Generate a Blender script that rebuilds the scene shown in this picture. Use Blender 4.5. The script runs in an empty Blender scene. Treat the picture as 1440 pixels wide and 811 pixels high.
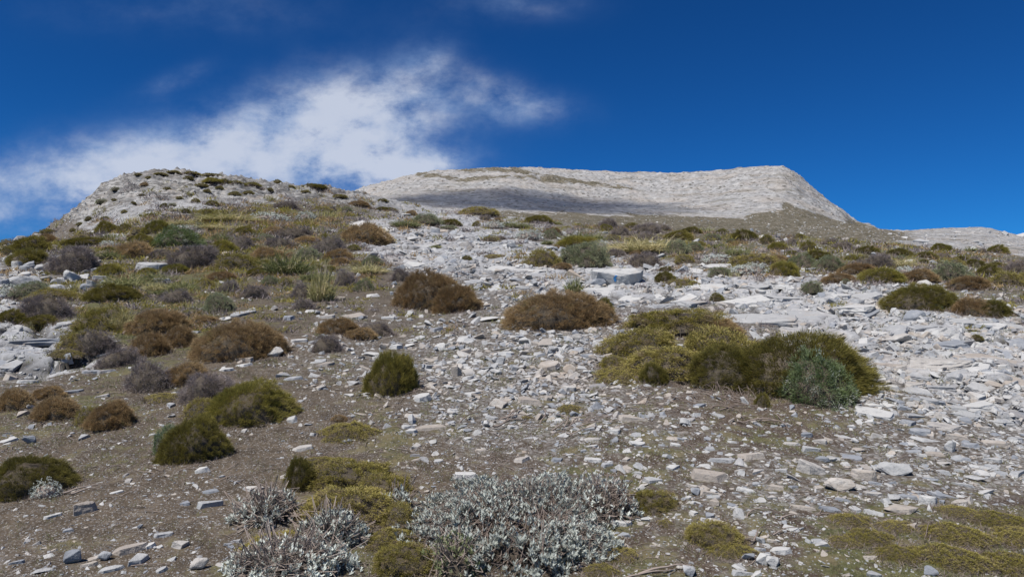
import bpy, bmesh, math, random, time
import numpy as np
from mathutils import Vector, Matrix
T0 = time.time()
R = math.radians
rnd = random.Random(7)
rng = np.random.default_rng(11)
scene = bpy.context.scene
col = scene.collection

# ------------------------------------------------------------------ camera
F = 1028.0            # focal length in photograph pixels (1440 wide)
PITCH = R(4.2)
SLOPE = math.tan(R(10.05))
CAMZ = 1.6
cam_data = bpy.data.cameras.new("camera")
cam_data.sensor_width = 36.0
cam_data.lens = 36.0 * F / 1440.0
cam_data.clip_start = 0.05
cam_data.clip_end = 20000.0
cam = bpy.data.objects.new("camera", cam_data)
col.objects.link(cam)
cam.location = (0, 0, CAMZ)
cam.rotation_euler = (R(90) + PITCH, 0, 0)
scene.camera = cam

# ------------------------------------------------------------------ sun, sky, exposure
SUN_AZ = R(-140)       # from +Y towards +X
SUN_EL = R(57)
SUN_DIR = Vector((math.sin(SUN_AZ) * math.cos(SUN_EL), math.cos(SUN_AZ) * math.cos(SUN_EL), math.sin(SUN_EL)))
sun_data = bpy.data.lights.new("sun", 'SUN')
sun_data.energy = 4.8
sun_data.angle = R(0.5)
sun_data.color = (1.0, 0.965, 0.91)
sun = bpy.data.objects.new("sun", sun_data)
col.objects.link(sun)
sun.rotation_euler = SUN_DIR.to_track_quat('Z', 'Y').to_euler()
sun.location = (0, 0, 50)

scene.view_settings.view_transform = 'Standard'
scene.view_settings.look = 'None'
scene.view_settings.gamma = 1.0
scene.view_settings.exposure = 0.25
scene.view_settings.use_curve_mapping = False

CP, SP = math.cos(PITCH), math.sin(PITCH)


def node(nt, kind, **kw):
    n = nt.nodes.new(kind)
    for k, v in kw.items():
        if k == 'op':
            n.operation = v
        else:
            setattr(n, k, v)
    return n


def mth(nt, op, a, b=None, c=None, clamp=False):
    n = nt.nodes.new('ShaderNodeMath')
    n.operation = op
    n.use_clamp = clamp
    for i, x in enumerate((a, b, c)):
        if x is None:
            continue
        if isinstance(x, (int, float)):
            n.inputs[i].default_value = x
        else:
            nt.links.new(x, n.inputs[i])
    return n.outputs[0]


def mixc(nt, fac, a, b, mode='MIX'):
    n = nt.nodes.new('ShaderNodeMix')
    n.data_type = 'RGBA'
    n.blend_type = mode
    n.clamp_factor = True
    for s, x in ((n.inputs[0], fac), (n.inputs[6], a), (n.inputs[7], b)):
        if isinstance(x, (int, float)):
            s.default_value = x
        elif isinstance(x, tuple):
            s.default_value = (*x, 1.0) if len(x) == 3 else x
        else:
            nt.links.new(x, s)
    return n.outputs[2]


def maprange(nt, v, a, b, c=0.0, d=1.0, smooth=True):
    n = nt.nodes.new('ShaderNodeMapRange')
    n.interpolation_type = 'SMOOTHSTEP' if smooth else 'LINEAR'
    nt.links.new(v, n.inputs[0])
    for i, x in enumerate((a, b, c, d)):
        n.inputs[1 + i].default_value = x
    return n.outputs[0]


def noise(nt, vec, scale, detail=4.0, rough=0.55, dist=0.0, ntype='FBM', out=0):
    n = nt.nodes.new('ShaderNodeTexNoise')
    n.inputs['Scale'].default_value = scale
    n.inputs['Detail'].default_value = detail
    n.inputs['Roughness'].default_value = rough
    n.inputs['Distortion'].default_value = dist
    if vec is not None:
        nt.links.new(vec, n.inputs['Vector'])
    return n.outputs[out]


def pix_ab(px, py):
    """photo pixel -> (x/y, z/y) direction coordinates"""
    u, v = (px - 720) / F, (405.5 - py) / F
    q = CP - v * SP
    return u / q, (SP + v * CP) / q


world = bpy.data.worlds.new("World")
scene.world = world
world.use_nodes = True
wt = world.node_tree
wt.nodes.clear()
w_out = node(wt, 'ShaderNodeOutputWorld')
w_bg = node(wt, 'ShaderNodeBackground')
w_bg.inputs['Strength'].default_value = 0.066
wt.links.new(w_bg.outputs[0], w_out.inputs[0])
sky = node(wt, 'ShaderNodeTexSky')
sky.sky_type = 'NISHITA'
sky.sun_disc = False
sky.sun_elevation = SUN_EL
sky.sun_rotation = SUN_AZ
sky.altitude = 1700.0
sky.air_density = 1.0
sky.dust_density = 0.05
sky.ozone_density = 3.0
tint = mixc(wt, 1.0, sky.outputs[0], (0.441, 0.265, 0.162), 'MULTIPLY')
gam = node(wt, 'ShaderNodeGamma')
gam.inputs[1].default_value = 1.3
wt.links.new(tint, gam.inputs[0])
tint = mixc(wt, 1.0, gam.outputs[0], (0.22, 2.12, 6.9), 'MULTIPLY')
tc = node(wt, 'ShaderNodeTexCoord')
sep = node(wt, 'ShaderNodeSeparateXYZ')
wt.links.new(tc.outputs['Generated'], sep.inputs[0])
dx, dy, dz = sep.outputs
ysafe = mth(wt, 'MAXIMUM', dy, 0.02)
qa = mth(wt, 'DIVIDE', dx, ysafe)
qb = mth(wt, 'DIVIDE', dz, ysafe)
front = maprange(wt, dy, 0.05, 0.3)
comb = node(wt, 'ShaderNodeCombineXYZ')
wt.links.new(qa, comb.inputs[0])
wt.links.new(mth(wt, 'MULTIPLY', qb, 1.5), comb.inputs[1])
pvec = comb.outputs[0]
clouds = [  # px, py, rx, ry, tilt (deg, up to the right), strength
    (300, 215, 265, 72, 14, 0.95), (455, 160, 145, 66, 14, 0.85), (600, 120, 62, 72, 40, 0.34),
    (60, 270, 200, 62, 6, 0.85), (400, 235, 240, 52, 0, 0.85), (540, 195, 85, 62, 20, 0.8), (590, 236, 62, 17, 8, 1.7),
    (470, 238, 95, 42, 0, 0.75), (690, 140, 60, 40, -20, 0.5), (755, 150, 80, 30, -8, 0.62), (600, 85, 50, 26, 30, 0.35), (270, 15, 260, 46, 0, 0.28), (730, 5, 120, 30, 0, 0.42),
    (250, 110, 60, 18, 20, 0.4)]
field = None
for (cx, cy, rx, ry, tl, st) in clouds:
    a0, b0 = pix_ab(cx, cy)
    ta = R(tl)
    da = mth(wt, 'SUBTRACT', qa, a0)
    db = mth(wt, 'SUBTRACT', qb, b0)
    e1 = mth(wt, 'ADD', mth(wt, 'MULTIPLY', da, math.cos(ta)), mth(wt, 'MULTIPLY', db, math.sin(ta)))
    e2 = mth(wt, 'SUBTRACT', mth(wt, 'MULTIPLY', db, math.cos(ta)), mth(wt, 'MULTIPLY', da, math.sin(ta)))
    e1 = mth(wt, 'MULTIPLY', e1, F / rx)
    e2 = mth(wt, 'MULTIPLY', e2, F / ry)
    d2 = mth(wt, 'ADD', mth(wt, 'MULTIPLY', e1, e1), mth(wt, 'MULTIPLY', e2, e2))
    g = mth(wt, 'MULTIPLY', mth(wt, 'POWER', 2.718, mth(wt, 'MULTIPLY', d2, -1.1)), st)
    field = g if field is None else mth(wt, 'ADD', field, g)
field = mth(wt, 'MULTIPLY', field, front)
# the same thin cloud goes on elsewhere in the sky, outside the frame
els = noise(wt, tc.outputs['Generated'], 1.7, 3, 0.5)
outside = mth(wt, 'ADD', maprange(wt, dy, 0.45, 0.1), maprange(wt, qb, 0.5, 0.8), clamp=True)
field = mth(wt, 'ADD', field, mth(wt, 'MULTIPLY', mth(wt, 'MULTIPLY', maprange(wt, els, 0.5, 0.75), outside), 0.7))
n1 = noise(wt, pvec, 4.2, 10, 0.58, 0.15)
n2 = noise(wt, pvec, 17.0, 9, 0.66, 0.1)
nn = mth(wt, 'ADD', mth(wt, 'MULTIPLY', mth(wt, 'SUBTRACT', n1, 0.5), 2.0), mth(wt, 'MULTIPLY', mth(wt, 'SUBTRACT', n2, 0.5), 1.25))
dens = mth(wt, 'MULTIPLY', field, mth(wt, 'ADD', 0.80, mth(wt, 'MULTIPLY', nn, 0.8)))
dens = mth(wt, 'ADD', dens, mth(wt, 'MULTIPLY', nn, mth(wt, 'MULTIPLY', field, 0.3)))
alpha = maprange(wt, dens, -0.02, 1.3)
alpha = mth(wt, 'MULTIPLY', alpha, 0.85)
n3 = noise(wt, pvec, 7.0, 6, 0.55, 0.3)
n4 = noise(wt, pvec, 12.0, 7, 0.6, 0.1)
shade = mth(wt, 'ADD', mth(wt, 'MULTIPLY', dens, 0.55), mth(wt, 'ADD', mth(wt, 'MULTIPLY', mth(wt, 'SUBTRACT', n3, 0.5), 1.8), mth(wt, 'MULTIPLY', mth(wt, 'SUBTRACT', n4, 0.5), 1.3)))
ccol = mixc(wt, maprange(wt, shade, 0.0, 1.0), (3.0, 4.6, 7.8), (8.0, 8.7, 10.2))
skymix = mixc(wt, alpha, tint, ccol)
wt.links.new(skymix, w_bg.inputs['Color'])

# ------------------------------------------------------------------ numpy noise
_perm = np.random.default_rng(3).permutation(512).astype(np.int64)
_perm = np.concatenate([_perm % 256, _perm % 256, _perm % 256])
_ang = np.linspace(0, 2 * np.pi, 256, endpoint=False)
_gx, _gy = np.cos(_ang), np.sin(_ang)


def perlin(x, y):
    xi, yi = np.floor(x).astype(np.int64), np.floor(y).astype(np.int64)
    xf, yf = x - xi, y - yi
    u = xf * xf * xf * (xf * (xf * 6 - 15) + 10)
    v = yf * yf * yf * (yf * (yf * 6 - 15) + 10)

    def g(ix, iy, fx, fy):
        h = _perm[(_perm[ix & 255] + (iy & 255))]
        return _gx[h] * fx + _gy[h] * fy
    a = g(xi, yi, xf, yf)
    b = g(xi + 1, yi, xf - 1, yf)
    c = g(xi, yi + 1, xf, yf - 1)
    d = g(xi + 1, yi + 1, xf - 1, yf - 1)
    return (a + (b - a) * u + (c - a) * v + (a - b - c + d) * u * v) * 1.5


def fbm(x, y, octs=4, rough=0.5, ridged=False):
    s, amp, tot, k = 0.0, 1.0, 0.0, 1.0
    for i in range(octs):
        n = perlin(x * k + 17.3 * i, y * k - 9.1 * i)
        if ridged:
            n = 1 - 2 * np.abs(n)
        s = s + n * amp
        tot += amp
        amp *= rough
        k *= 2.03
    return s / tot


def worley(x, y):
    """F1, F2 and a random number per cell"""
    xi, yi = np.floor(x).astype(np.int64), np.floor(y).astype(np.int64)
    f1 = np.full(x.shape, 9.0)
    f2 = np.full(x.shape, 9.0)
    cid = np.zeros(x.shape)
    gxv = np.zeros(x.shape)
    for ox in (-1, 0, 1):
        for oy in (-1, 0, 1):
            cx, cy = xi + ox, yi + oy
            h = _perm[(_perm[cx & 255] + (cy & 255))]
            h2 = _perm[(_perm[(cx + 91) & 255] + ((cy + 37) & 255))]
            px, py = cx + h / 256.0, cy + h2 / 256.0
            d = np.hypot(px - x, py - y)
            near = d < f1
            f2 = np.where(near, f1, np.minimum(f2, d))
            cid = np.where(near, (h * 7 + h2 * 3) % 256 / 256.0, cid)
            gxv = np.where(near, (x - px) * (h / 128.0 - 1) + (y - py) * (h2 / 128.0 - 1), gxv)
            f1 = np.where(near, d, f1)
    return f1, f2, cid, gxv


def sst(a, b, x):
    t = np.clip((x - a) / (b - a), 0, 1)
    return t * t * (3 - 2 * t)


# ------------------------------------------------------------------ terrain
TX = [-400, -100, 0, 60, 95, 130, 150, 180, 220, 300, 400, 470, 500, 520, 560, 600, 640, 700, 760, 860, 930, 1000, 1050, 1100, 1120, 1145, 1170, 1200, 1260, 1330, 1380, 1440, 1560, 1800]
TR = [22, 30, 45, 60, 76, 110, 200, 300, 415, 540, 620, 1000, 3000]
TY = [
 [374, 372, 370, 368, 367, 366, 366, 365, 365, 364, 364, 365, 367, 368, 370, 372, 374, 375, 375, 375, 375, 375, 375, 375, 375, 375, 375, 376, 377, 378, 380, 382, 386, 390],
 [362, 358, 354, 352, 350, 349, 348, 348, 347, 346, 344, 345, 346, 347, 348, 351, 352, 353, 354, 354, 354, 354, 354, 355, 355, 356, 357, 358, 362, 368, 372, 376, 385, 392],
 [372, 362, 356, 345, 338, 332, 328, 322, 317, 313, 312, 315, 318, 319, 322, 325, 328, 330, 332, 336, 337, 338, 340, 342, 343, 344, 346, 348, 352, 360, 366, 372, 384, 394],
 [385, 370, 358, 338, 322, 304, 296, 284, 274, 274, 282, 290, 294, 297, 303, 308, 312, 315, 318, 326, 329, 331, 333, 336, 337, 338, 339, 342, 347, 355, 360, 368, 380, 394],
 [395, 375, 362, 332, 305, 276, 256, 245, 241, 244, 257, 267, 270, 274, 281, 290, 297, 303, 309, 320, 324, 327, 330, 333, 334, 335, 337, 340, 345, 352, 357, 365, 378, 394],
 [400, 385, 372, 350, 330, 305, 290, 280, 276, 278, 286, 291, 294, 294, 297, 300, 304, 309, 313, 321, 325, 328, 330, 332, 333, 334, 336, 338, 343, 349, 353, 360, 375, 394],
 [405, 392, 385, 365, 345, 330, 322, 315, 312, 308, 306, 303, 302, 300, 300, 301, 302, 304, 307, 311, 314, 318, 320, 321, 322, 324, 326, 328, 334, 338, 342, 349, 366, 390],
 [408, 395, 390, 368, 350, 338, 332, 326, 320, 314, 308, 300, 296, 294, 292, 292, 293, 295, 297, 301, 304, 306, 303, 302, 306, 312, 317, 319, 325, 320, 318, 333, 352, 380],
 [410, 400, 395, 370, 355, 342, 336, 330, 324, 316, 308, 290, 284, 277, 268, 260, 256, 254, 260, 275, 279, 272, 260, 260, 270, 288, 303, 318, 330, 333, 336, 345, 360, 390],
 [412, 402, 397, 372, 358, 345, 340, 334, 326, 318, 304, 284, 270, 262, 252, 243, 239, 237, 237, 241, 243, 241, 236, 234, 243, 267, 290, 313, 332, 340, 345, 352, 365, 395],
 [414, 404, 399, 376, 362, 350, 345, 340, 332, 325, 312, 300, 290, 285, 275, 268, 262, 260, 260, 262, 263, 262, 258, 258, 266, 285, 302, 322, 340, 350, 355, 362, 375, 400],
 [420, 415, 410, 390, 380, 372, 368, 360, 352, 345, 340, 335, 330, 326, 322, 318, 315, 312, 310, 310, 310, 310, 310, 312, 316, 325, 335, 345, 355, 362, 368, 375, 388, 410],
 [470] * 34]
TX = np.array(TX, float)
TY = np.array(TY, float)
LR = np.log(np.array(TR, float))
_lr = np.linspace(LR[0] - 0.4, LR[-1], 700)
_xs = np.arange(-400, 1801, 5.0)
_tab = np.array([np.interp(_xs, TX, row) for row in TY])
_fine = np.array([np.interp(_lr, LR, _tab[:, j]) for j in range(len(_xs))]).T


def _blur(a, n, axis):
    k = np.exp(-0.5 * (np.arange(-3 * n, 3 * n + 1) / n) ** 2)
    k /= k.sum()
    pad = [(0, 0), (0, 0)]
    pad[axis] = (3 * n, 3 * n)
    p = np.pad(a, pad, mode='edge')
    return np.apply_along_axis(lambda v: np.convolve(v, k, 'valid'), axis, p)


_fine = _blur(_fine, 4, 0)
_fine = _blur(_fine, 1, 1)


def bil(tab, i, j):
    i = np.clip(i, 0, tab.shape[0] - 1.001)
    j = np.clip(j, 0, tab.shape[1] - 1.001)
    i0, j0 = np.floor(i).astype(int), np.floor(j).astype(int)
    fi, fj = i - i0, j - j0
    return (tab[i0, j0] * (1 - fi) * (1 - fj) + tab[i0 + 1, j0] * fi * (1 - fj)
            + tab[i0, j0 + 1] * (1 - fi) * fj + tab[i0 + 1, j0 + 1] * fi * fj)


def base_height(r, az):
    x, y = r * np.sin(az), r * np.cos(az)
    zp = y * SLOPE
    ca = np.clip(np.cos(az), 0.25, 1)
    ta = np.clip(np.tan(np.clip(az, -1.25, 1.25)), -3, 3)
    px = 720 + F * ta * 0.985
    lr = np.log(np.maximum(r, 1.0))
    py = bil(_fine, (lr - _lr[0]) / (_lr[1] - _lr[0]), (px + 400) / 5.0)
    v = (405.5 - py) / F
    zt = CAMZ + r * ca * (SP + v * CP) / (CP - v * SP)
    w = sst(20, 30, r)
    zf = zp * (1 - w) + zt * w
    yb = 70 * np.tanh(y / 70)
    zback = yb * SLOPE - 0.05 * np.maximum(r - 70, 0)
    wb = sst(R(44), R(80), np.abs(az))
    return zf * (1 - wb) + zback * wb


# hand-read maps of the photograph's ground (columns every 48 px)
MAPY = np.array([270, 300, 325, 350, 375, 400, 430, 465, 505, 550, 600, 650, 700, 755, 805], float)
S_MAP = ["555555555555555555555555555555", "055555432255555443333333333333", "553343222356776544333333333444",
 "554222222236788775444455444554", "776222221235888876666545444344", "765311122222478888998888998643",
 "743222333443566888778888898677", "554111222445556798422677889999", "663212234555677777322223888999",
 "322222123334566776543212577889", "222222222232456666554333455678", "222222111222233454444555666678",
 "222222221111222244455566666554", "222222221111111123344444333332", "343322211111111112233443333322"]
R_MAP = ["099999999998766666666666666666", "028764310026765543333333333333", "004630000068876544333333333333",
 "322100000058886543333222222222", "442200000013666567653221122222", "543100000001233468999888764310",
 "642100000111122222322379987644", "887211112221110122110127887767", "887300001111000001100000466789",
 "100000000000000000000000144568", "000000000000000000000000001223", "000000000000000000000000000112",
 "000000000000000000000000000001", "000000000000000000000000000000", "000000000000000000000000000000"]
G_MAP = ["022222222222222222222222222222", "011245766654334444444444444444", "122456777742233445555555555443",
 "456777777741112344566666666665", "335667777752111222344455666665", "346677655432111111111111122466",
 "356766443332222111112100001123", "224667543322332222224421011122", "334565332222233322335432111111",
 "345444322343333333333333332111", "445543212345333344443455443221", "234432112233334466654434343222",
 "132111113444444446654333344443", "142112233455555455544444666666", "232112345566665556655555667777"]


def mk(m):
    return np.array([[int(c) for c in (row + row[-1] * 30)[:30]] for row in m], float) / 9.0


S_MAP, R_MAP, G_MAP = mk(S_MAP), mk(R_MAP), mk(G_MAP)


def sample_map(m, px, py):
    i = np.interp(py, MAPY, np.arange(len(MAPY)))
    return bil(m, i, np.clip((px - 24) / 48.0, 0, 29))


def project(x, y, z):
    zc = z - CAMZ
    d = y * CP + zc * SP
    d = np.where(np.abs(d) < 1e-3, 1e-3, d)
    v = (-y * SP + zc * CP) / d
    return 720 + F * x / d, 405.5 - F * v, d


# polar grid round the viewpoint, fine where the photograph looks
az_main = np.linspace(R(-43), R(43), 820)
az_rest = np.linspace(R(43), R(317), 92)[1:-1]
AZ = np.concatenate([az_main, az_rest])
inv = 1 / np.linspace(1 / 2.4, 1 / 25.0, 300)
RR = np.concatenate([np.geomspace(0.35, 2.4, 24)[:-1], inv[:-1], np.geomspace(25, 100, 150)[:-1],
                     np.geomspace(100, 300, 60)[:-1], np.linspace(300, 700, 130)[:-1], np.geomspace(700, 6000, 22)])
NR, NA = len(RR), len(AZ)
rg, ag = np.meshgrid(RR, AZ, indexing='ij')
ag_s = np.where(ag > math.pi, ag - 2 * math.pi, ag)
X, Y = rg * np.sin(ag), rg * np.cos(ag)
Z0 = base_height(rg, ag_s)
PX, PY, _d = project(X, Y, Z0)
infront = (np.abs(ag_s) < R(60))
PX = np.where(infront, PX, 720 + np.sign(ag_s) * 900)
PY = np.where(infront, PY, 600)
PY = np.where((rg < 3), 811, PY)
wx, wy = fbm(X * 0.9, Y * 0.9, 3) * 40, fbm(X * 0.9 + 50, Y * 0.9, 3) * 12
wsc = np.clip(6.0 / rg, 0.15, 1.0)
mS = sample_map(S_MAP, PX + wx * wsc, PY + wy * wsc)
mR = sample_map(R_MAP, PX + wx * wsc, PY + wy * wsc)
mG = sample_map(G_MAP, PX + wx * wsc, PY + wy * wsc)
far = sst(85, 105, rg)
oliveline = np.interp(PX, [480, 560, 600, 700, 800, 870, 950, 1010, 1050, 1080, 1105, 1140, 1200, 1260, 1440],
                      [290, 299, 298, 297, 298, 301, 304, 307, 305, 297, 288, 301, 313, 324, 332])
olive = sst(-3, 4, PY + fbm(X * .05, Y * .02, 5, .65) * 13 - oliveline)
olive *= 1 - 0.75 * sst(334, 345, PY) * sst(1000, 1250, PX) 
olive *= 1 - 0.9 * sst(1240, 1310, PX) * (1 - .4 * sst(332, 340, PY))
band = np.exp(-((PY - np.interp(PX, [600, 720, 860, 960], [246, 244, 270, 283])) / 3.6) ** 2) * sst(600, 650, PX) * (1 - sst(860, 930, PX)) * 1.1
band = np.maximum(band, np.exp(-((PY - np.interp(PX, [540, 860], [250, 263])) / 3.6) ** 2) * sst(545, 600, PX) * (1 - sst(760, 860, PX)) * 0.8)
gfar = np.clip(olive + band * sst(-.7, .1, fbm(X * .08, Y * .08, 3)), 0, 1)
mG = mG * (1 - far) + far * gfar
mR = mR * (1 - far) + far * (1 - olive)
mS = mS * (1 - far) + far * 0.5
# relief
knoll = sst(48, 62, rg) * (1 - sst(92, 110, rg)) * (1 - sst(470, 640, PX))
H = fbm(X * 0.35, Y * 0.35, 3) * 0.09 * sst(2, 5, rg) * (1 - far)
H += fbm(X * 2.2, Y * 2.2, 4, 0.55) * 0.028 * (1 - sst(30, 60, rg))
H += fbm(X * 11, Y * 11, 3, 0.6) * 0.009 * (1 - sst(8, 16, rg))
H += fbm(X * 0.18, Y * 0.18, 4, 0.55) * 0.35 * sst(25, 50, rg) * (1 - far)
f1, f2, cid, ctilt = worley(X * 0.62 + fbm(X * .8, Y * .8, 2) * .35, Y * 0.5 + fbm(X * .8 + 9, Y * .8, 2) * .3)
crack = np.exp(-((f2 - f1) / 0.065) ** 2)
plate = (cid - 0.5) * 0.12 + ctilt * 0.10 - 0.12 * crack
H += plate * np.clip(mR * 1.5 - 0.25, 0, 1) * (1 - sst(60, 95, rg)) * sst(4, 8, rg)
f1b, f2b, cidb, ctb = worley(X * 2.1, Y * 1.7)
crackb = np.exp(-((f2b - f1b) / 0.07) ** 2)
H += ((cidb - 0.5) * 0.06 + ctb * .03 - 0.06 * crackb) * np.clip(mR * 1.3 - .2, 0, 1) * (1 - sst(28, 50, rg)) * sst(4, 8, rg)
# the rocky knoll: slanting beds with ledges
sx, sy = X * 0.8 + Z0 * 1.3, Z0 * 1.0 - X * 0.45
kn = fbm(X * 0.22, Z0 * 0.5, 4, .6, True) * 0.55 + fbm(sx * 0.3, sy * 1.1, 5, .62, True) * 0.75 + fbm(sx * 1.3, sy * 2.4, 3, .6) * 0.2 - 0.5
H += kn * knoll * 0.95 * (1 - 0.75 * mG * (1 - sst(60, 66, rg)))
# the far mountain
mt = sst(300, 420, rg) * (1 - olive)
terr = Z0 / 7.0 + X * 0.012 + fbm(X * .012, Y * .012, 3) * 1.5
H += mt * (np.abs((terr % 1.0) - .5) * 2) ** 3 * 1.2
H += mt * (fbm(X * 0.016, Y * 0.010, 3, .5, True) * 2.6 * (1 - .8 * sst(460, 540, rg)) + fbm(X * 0.04, Y * 0.03, 3, .5, True) * 1.1 * (1 - .6 * sst(480, 540, rg)) + (fbm(X * 0.09, Y * 0.06, 4, .62, True) * 1.7 + fbm(X * .35, Y * .3, 3, .6) * 0.6) * (1 - .4 * sst(480, 540, rg))) * (0.55 + .45 * (1 - sst(690, 800, rg)))
H += sst(95, 130, rg) * (1 - sst(300, 420, rg)) * fbm(X * .12, Y * .12, 5, .6) * 0.7
H += sst(95, 130, rg) * (1 - mt) * fbm(X * .5, Y * .4, 3, .6) * 0.28
crackm = np.maximum(crack, crackb * .8) * (1 - sst(60, 95, rg)) * np.clip(mR * 2 - .5, 0, 1)
cell = (cid * (1 - sst(60, 90, rg)) + 0.5 * sst(60, 90, rg))
Z = Z0 + H
Z[:, :] = np.where(rg < 1.0, Z0 + H * rg, Z)


def ground_z(x, y):
    x, y = np.asarray(x, float), np.asarray(y, float)
    r = np.hypot(x, y)
    a = np.arctan2(x, y)
    i = np.interp(r, RR, np.arange(NR))
    j = np.interp(a, AZ[:820], np.arange(820))
    return bil(Z, i, j)


TEL = (Z - CAMZ) / rg
TELM = np.maximum.accumulate(TEL[:, :820], axis=0)


def pick(px, py):
    """photo pixels -> points on the ground (x, y, z, depth); sky gives nan"""
    px, py = np.atleast_1d(np.asarray(px, float)), np.atleast_1d(np.asarray(py, float))
    u, v = (px - 720) / F, (405.5 - py) / F
    q = CP - v * SP
    az = np.arctan2(u, q)
    te = (SP + v * CP) / np.hypot(u, q)
    j = np.clip(np.rint(np.interp(az, AZ[:820], np.arange(820))).astype(int), 0, 819)
    out = np.full((len(px), 4), np.nan)
    for s in range(0, len(px), 4000):
        jj = j[s:s + 4000]
        t = te[s:s + 4000]
        m = TELM[:, jj]
        hit = (m >= t[None, :])
        ok = hit.any(axis=0)
        k = np.clip(hit.argmax(axis=0), 1, NR - 1)
        c = np.arange(len(jj))
        m0, m1 = m[k - 1, c], m[k, c]
        fr = np.clip((t - m0) / np.maximum(m1 - m0, 1e-9), 0, 1)
        r = RR[k - 1] + (RR[k] - RR[k - 1]) * fr
        x, y = r * np.sin(az[s:s + 4000]), r * np.cos(az[s:s + 4000])
        z = ground_z(x, y)
        out[s:s + 4000] = np.stack([x, y, z, y * CP + (z - CAMZ) * SP], 1)
        out[s:s + 4000][~ok] = np.nan
    return out


def mesh_np(name, V, Fc, mats=(), smooth=False, attrs=None, mat_idx=None):
    V = np.asarray(V, np.float32).reshape(-1, 3)
    Fc = np.asarray(Fc, np.int32)
    k = Fc.shape[1]
    me = bpy.data.meshes.new(name)
    me.vertices.add(len(V))
    me.vertices.foreach_set('co', V.ravel())
    me.loops.add(Fc.size)
    me.loops.foreach_set('vertex_index', Fc.ravel())
    me.polygons.add(len(Fc))
    me.polygons.foreach_set('loop_start', np.arange(0, Fc.size, k, dtype=np.int32))
    me.polygons.foreach_set('loop_total', np.full(len(Fc), k, np.int32))
    me.polygons.foreach_set('use_smooth', np.full(len(Fc), smooth, bool))
    for m in mats:
        me.materials.append(m)
    if mat_idx is not None:
        me.polygons.foreach_set('material_index', np.asarray(mat_idx, np.int32))
    for an, av in (attrs or {}).items():
        av = np.asarray(av, np.float32)
        if av.ndim == 1:
            a = me.attributes.new(an, 'FLOAT', 'POINT')
            a.data.foreach_set('value', av)
        else:
            a = me.attributes.new(an, 'FLOAT_VECTOR', 'POINT')
            a.data.foreach_set('vector', av.ravel())
    me.update()
    me.validate()
    return me


def link(o, parent=None):
    col.objects.link(o)
    if parent is not None:
        o.parent = parent
    return o


def new_mat(name):
    m = bpy.data.materials.new(name)
    m.use_nodes = True
    nt = m.node_tree
    nt.nodes.clear()
    out = node(nt, 'ShaderNodeOutputMaterial')
    b = node(nt, 'ShaderNodeBsdfPrincipled')
    nt.links.new(b.outputs[0], out.inputs[0])
    return m, nt, b, out


def attr(nt, name, out='Fac'):
    a = node(nt, 'ShaderNodeAttribute', attribute_name=name)
    return a.outputs[out]


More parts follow.
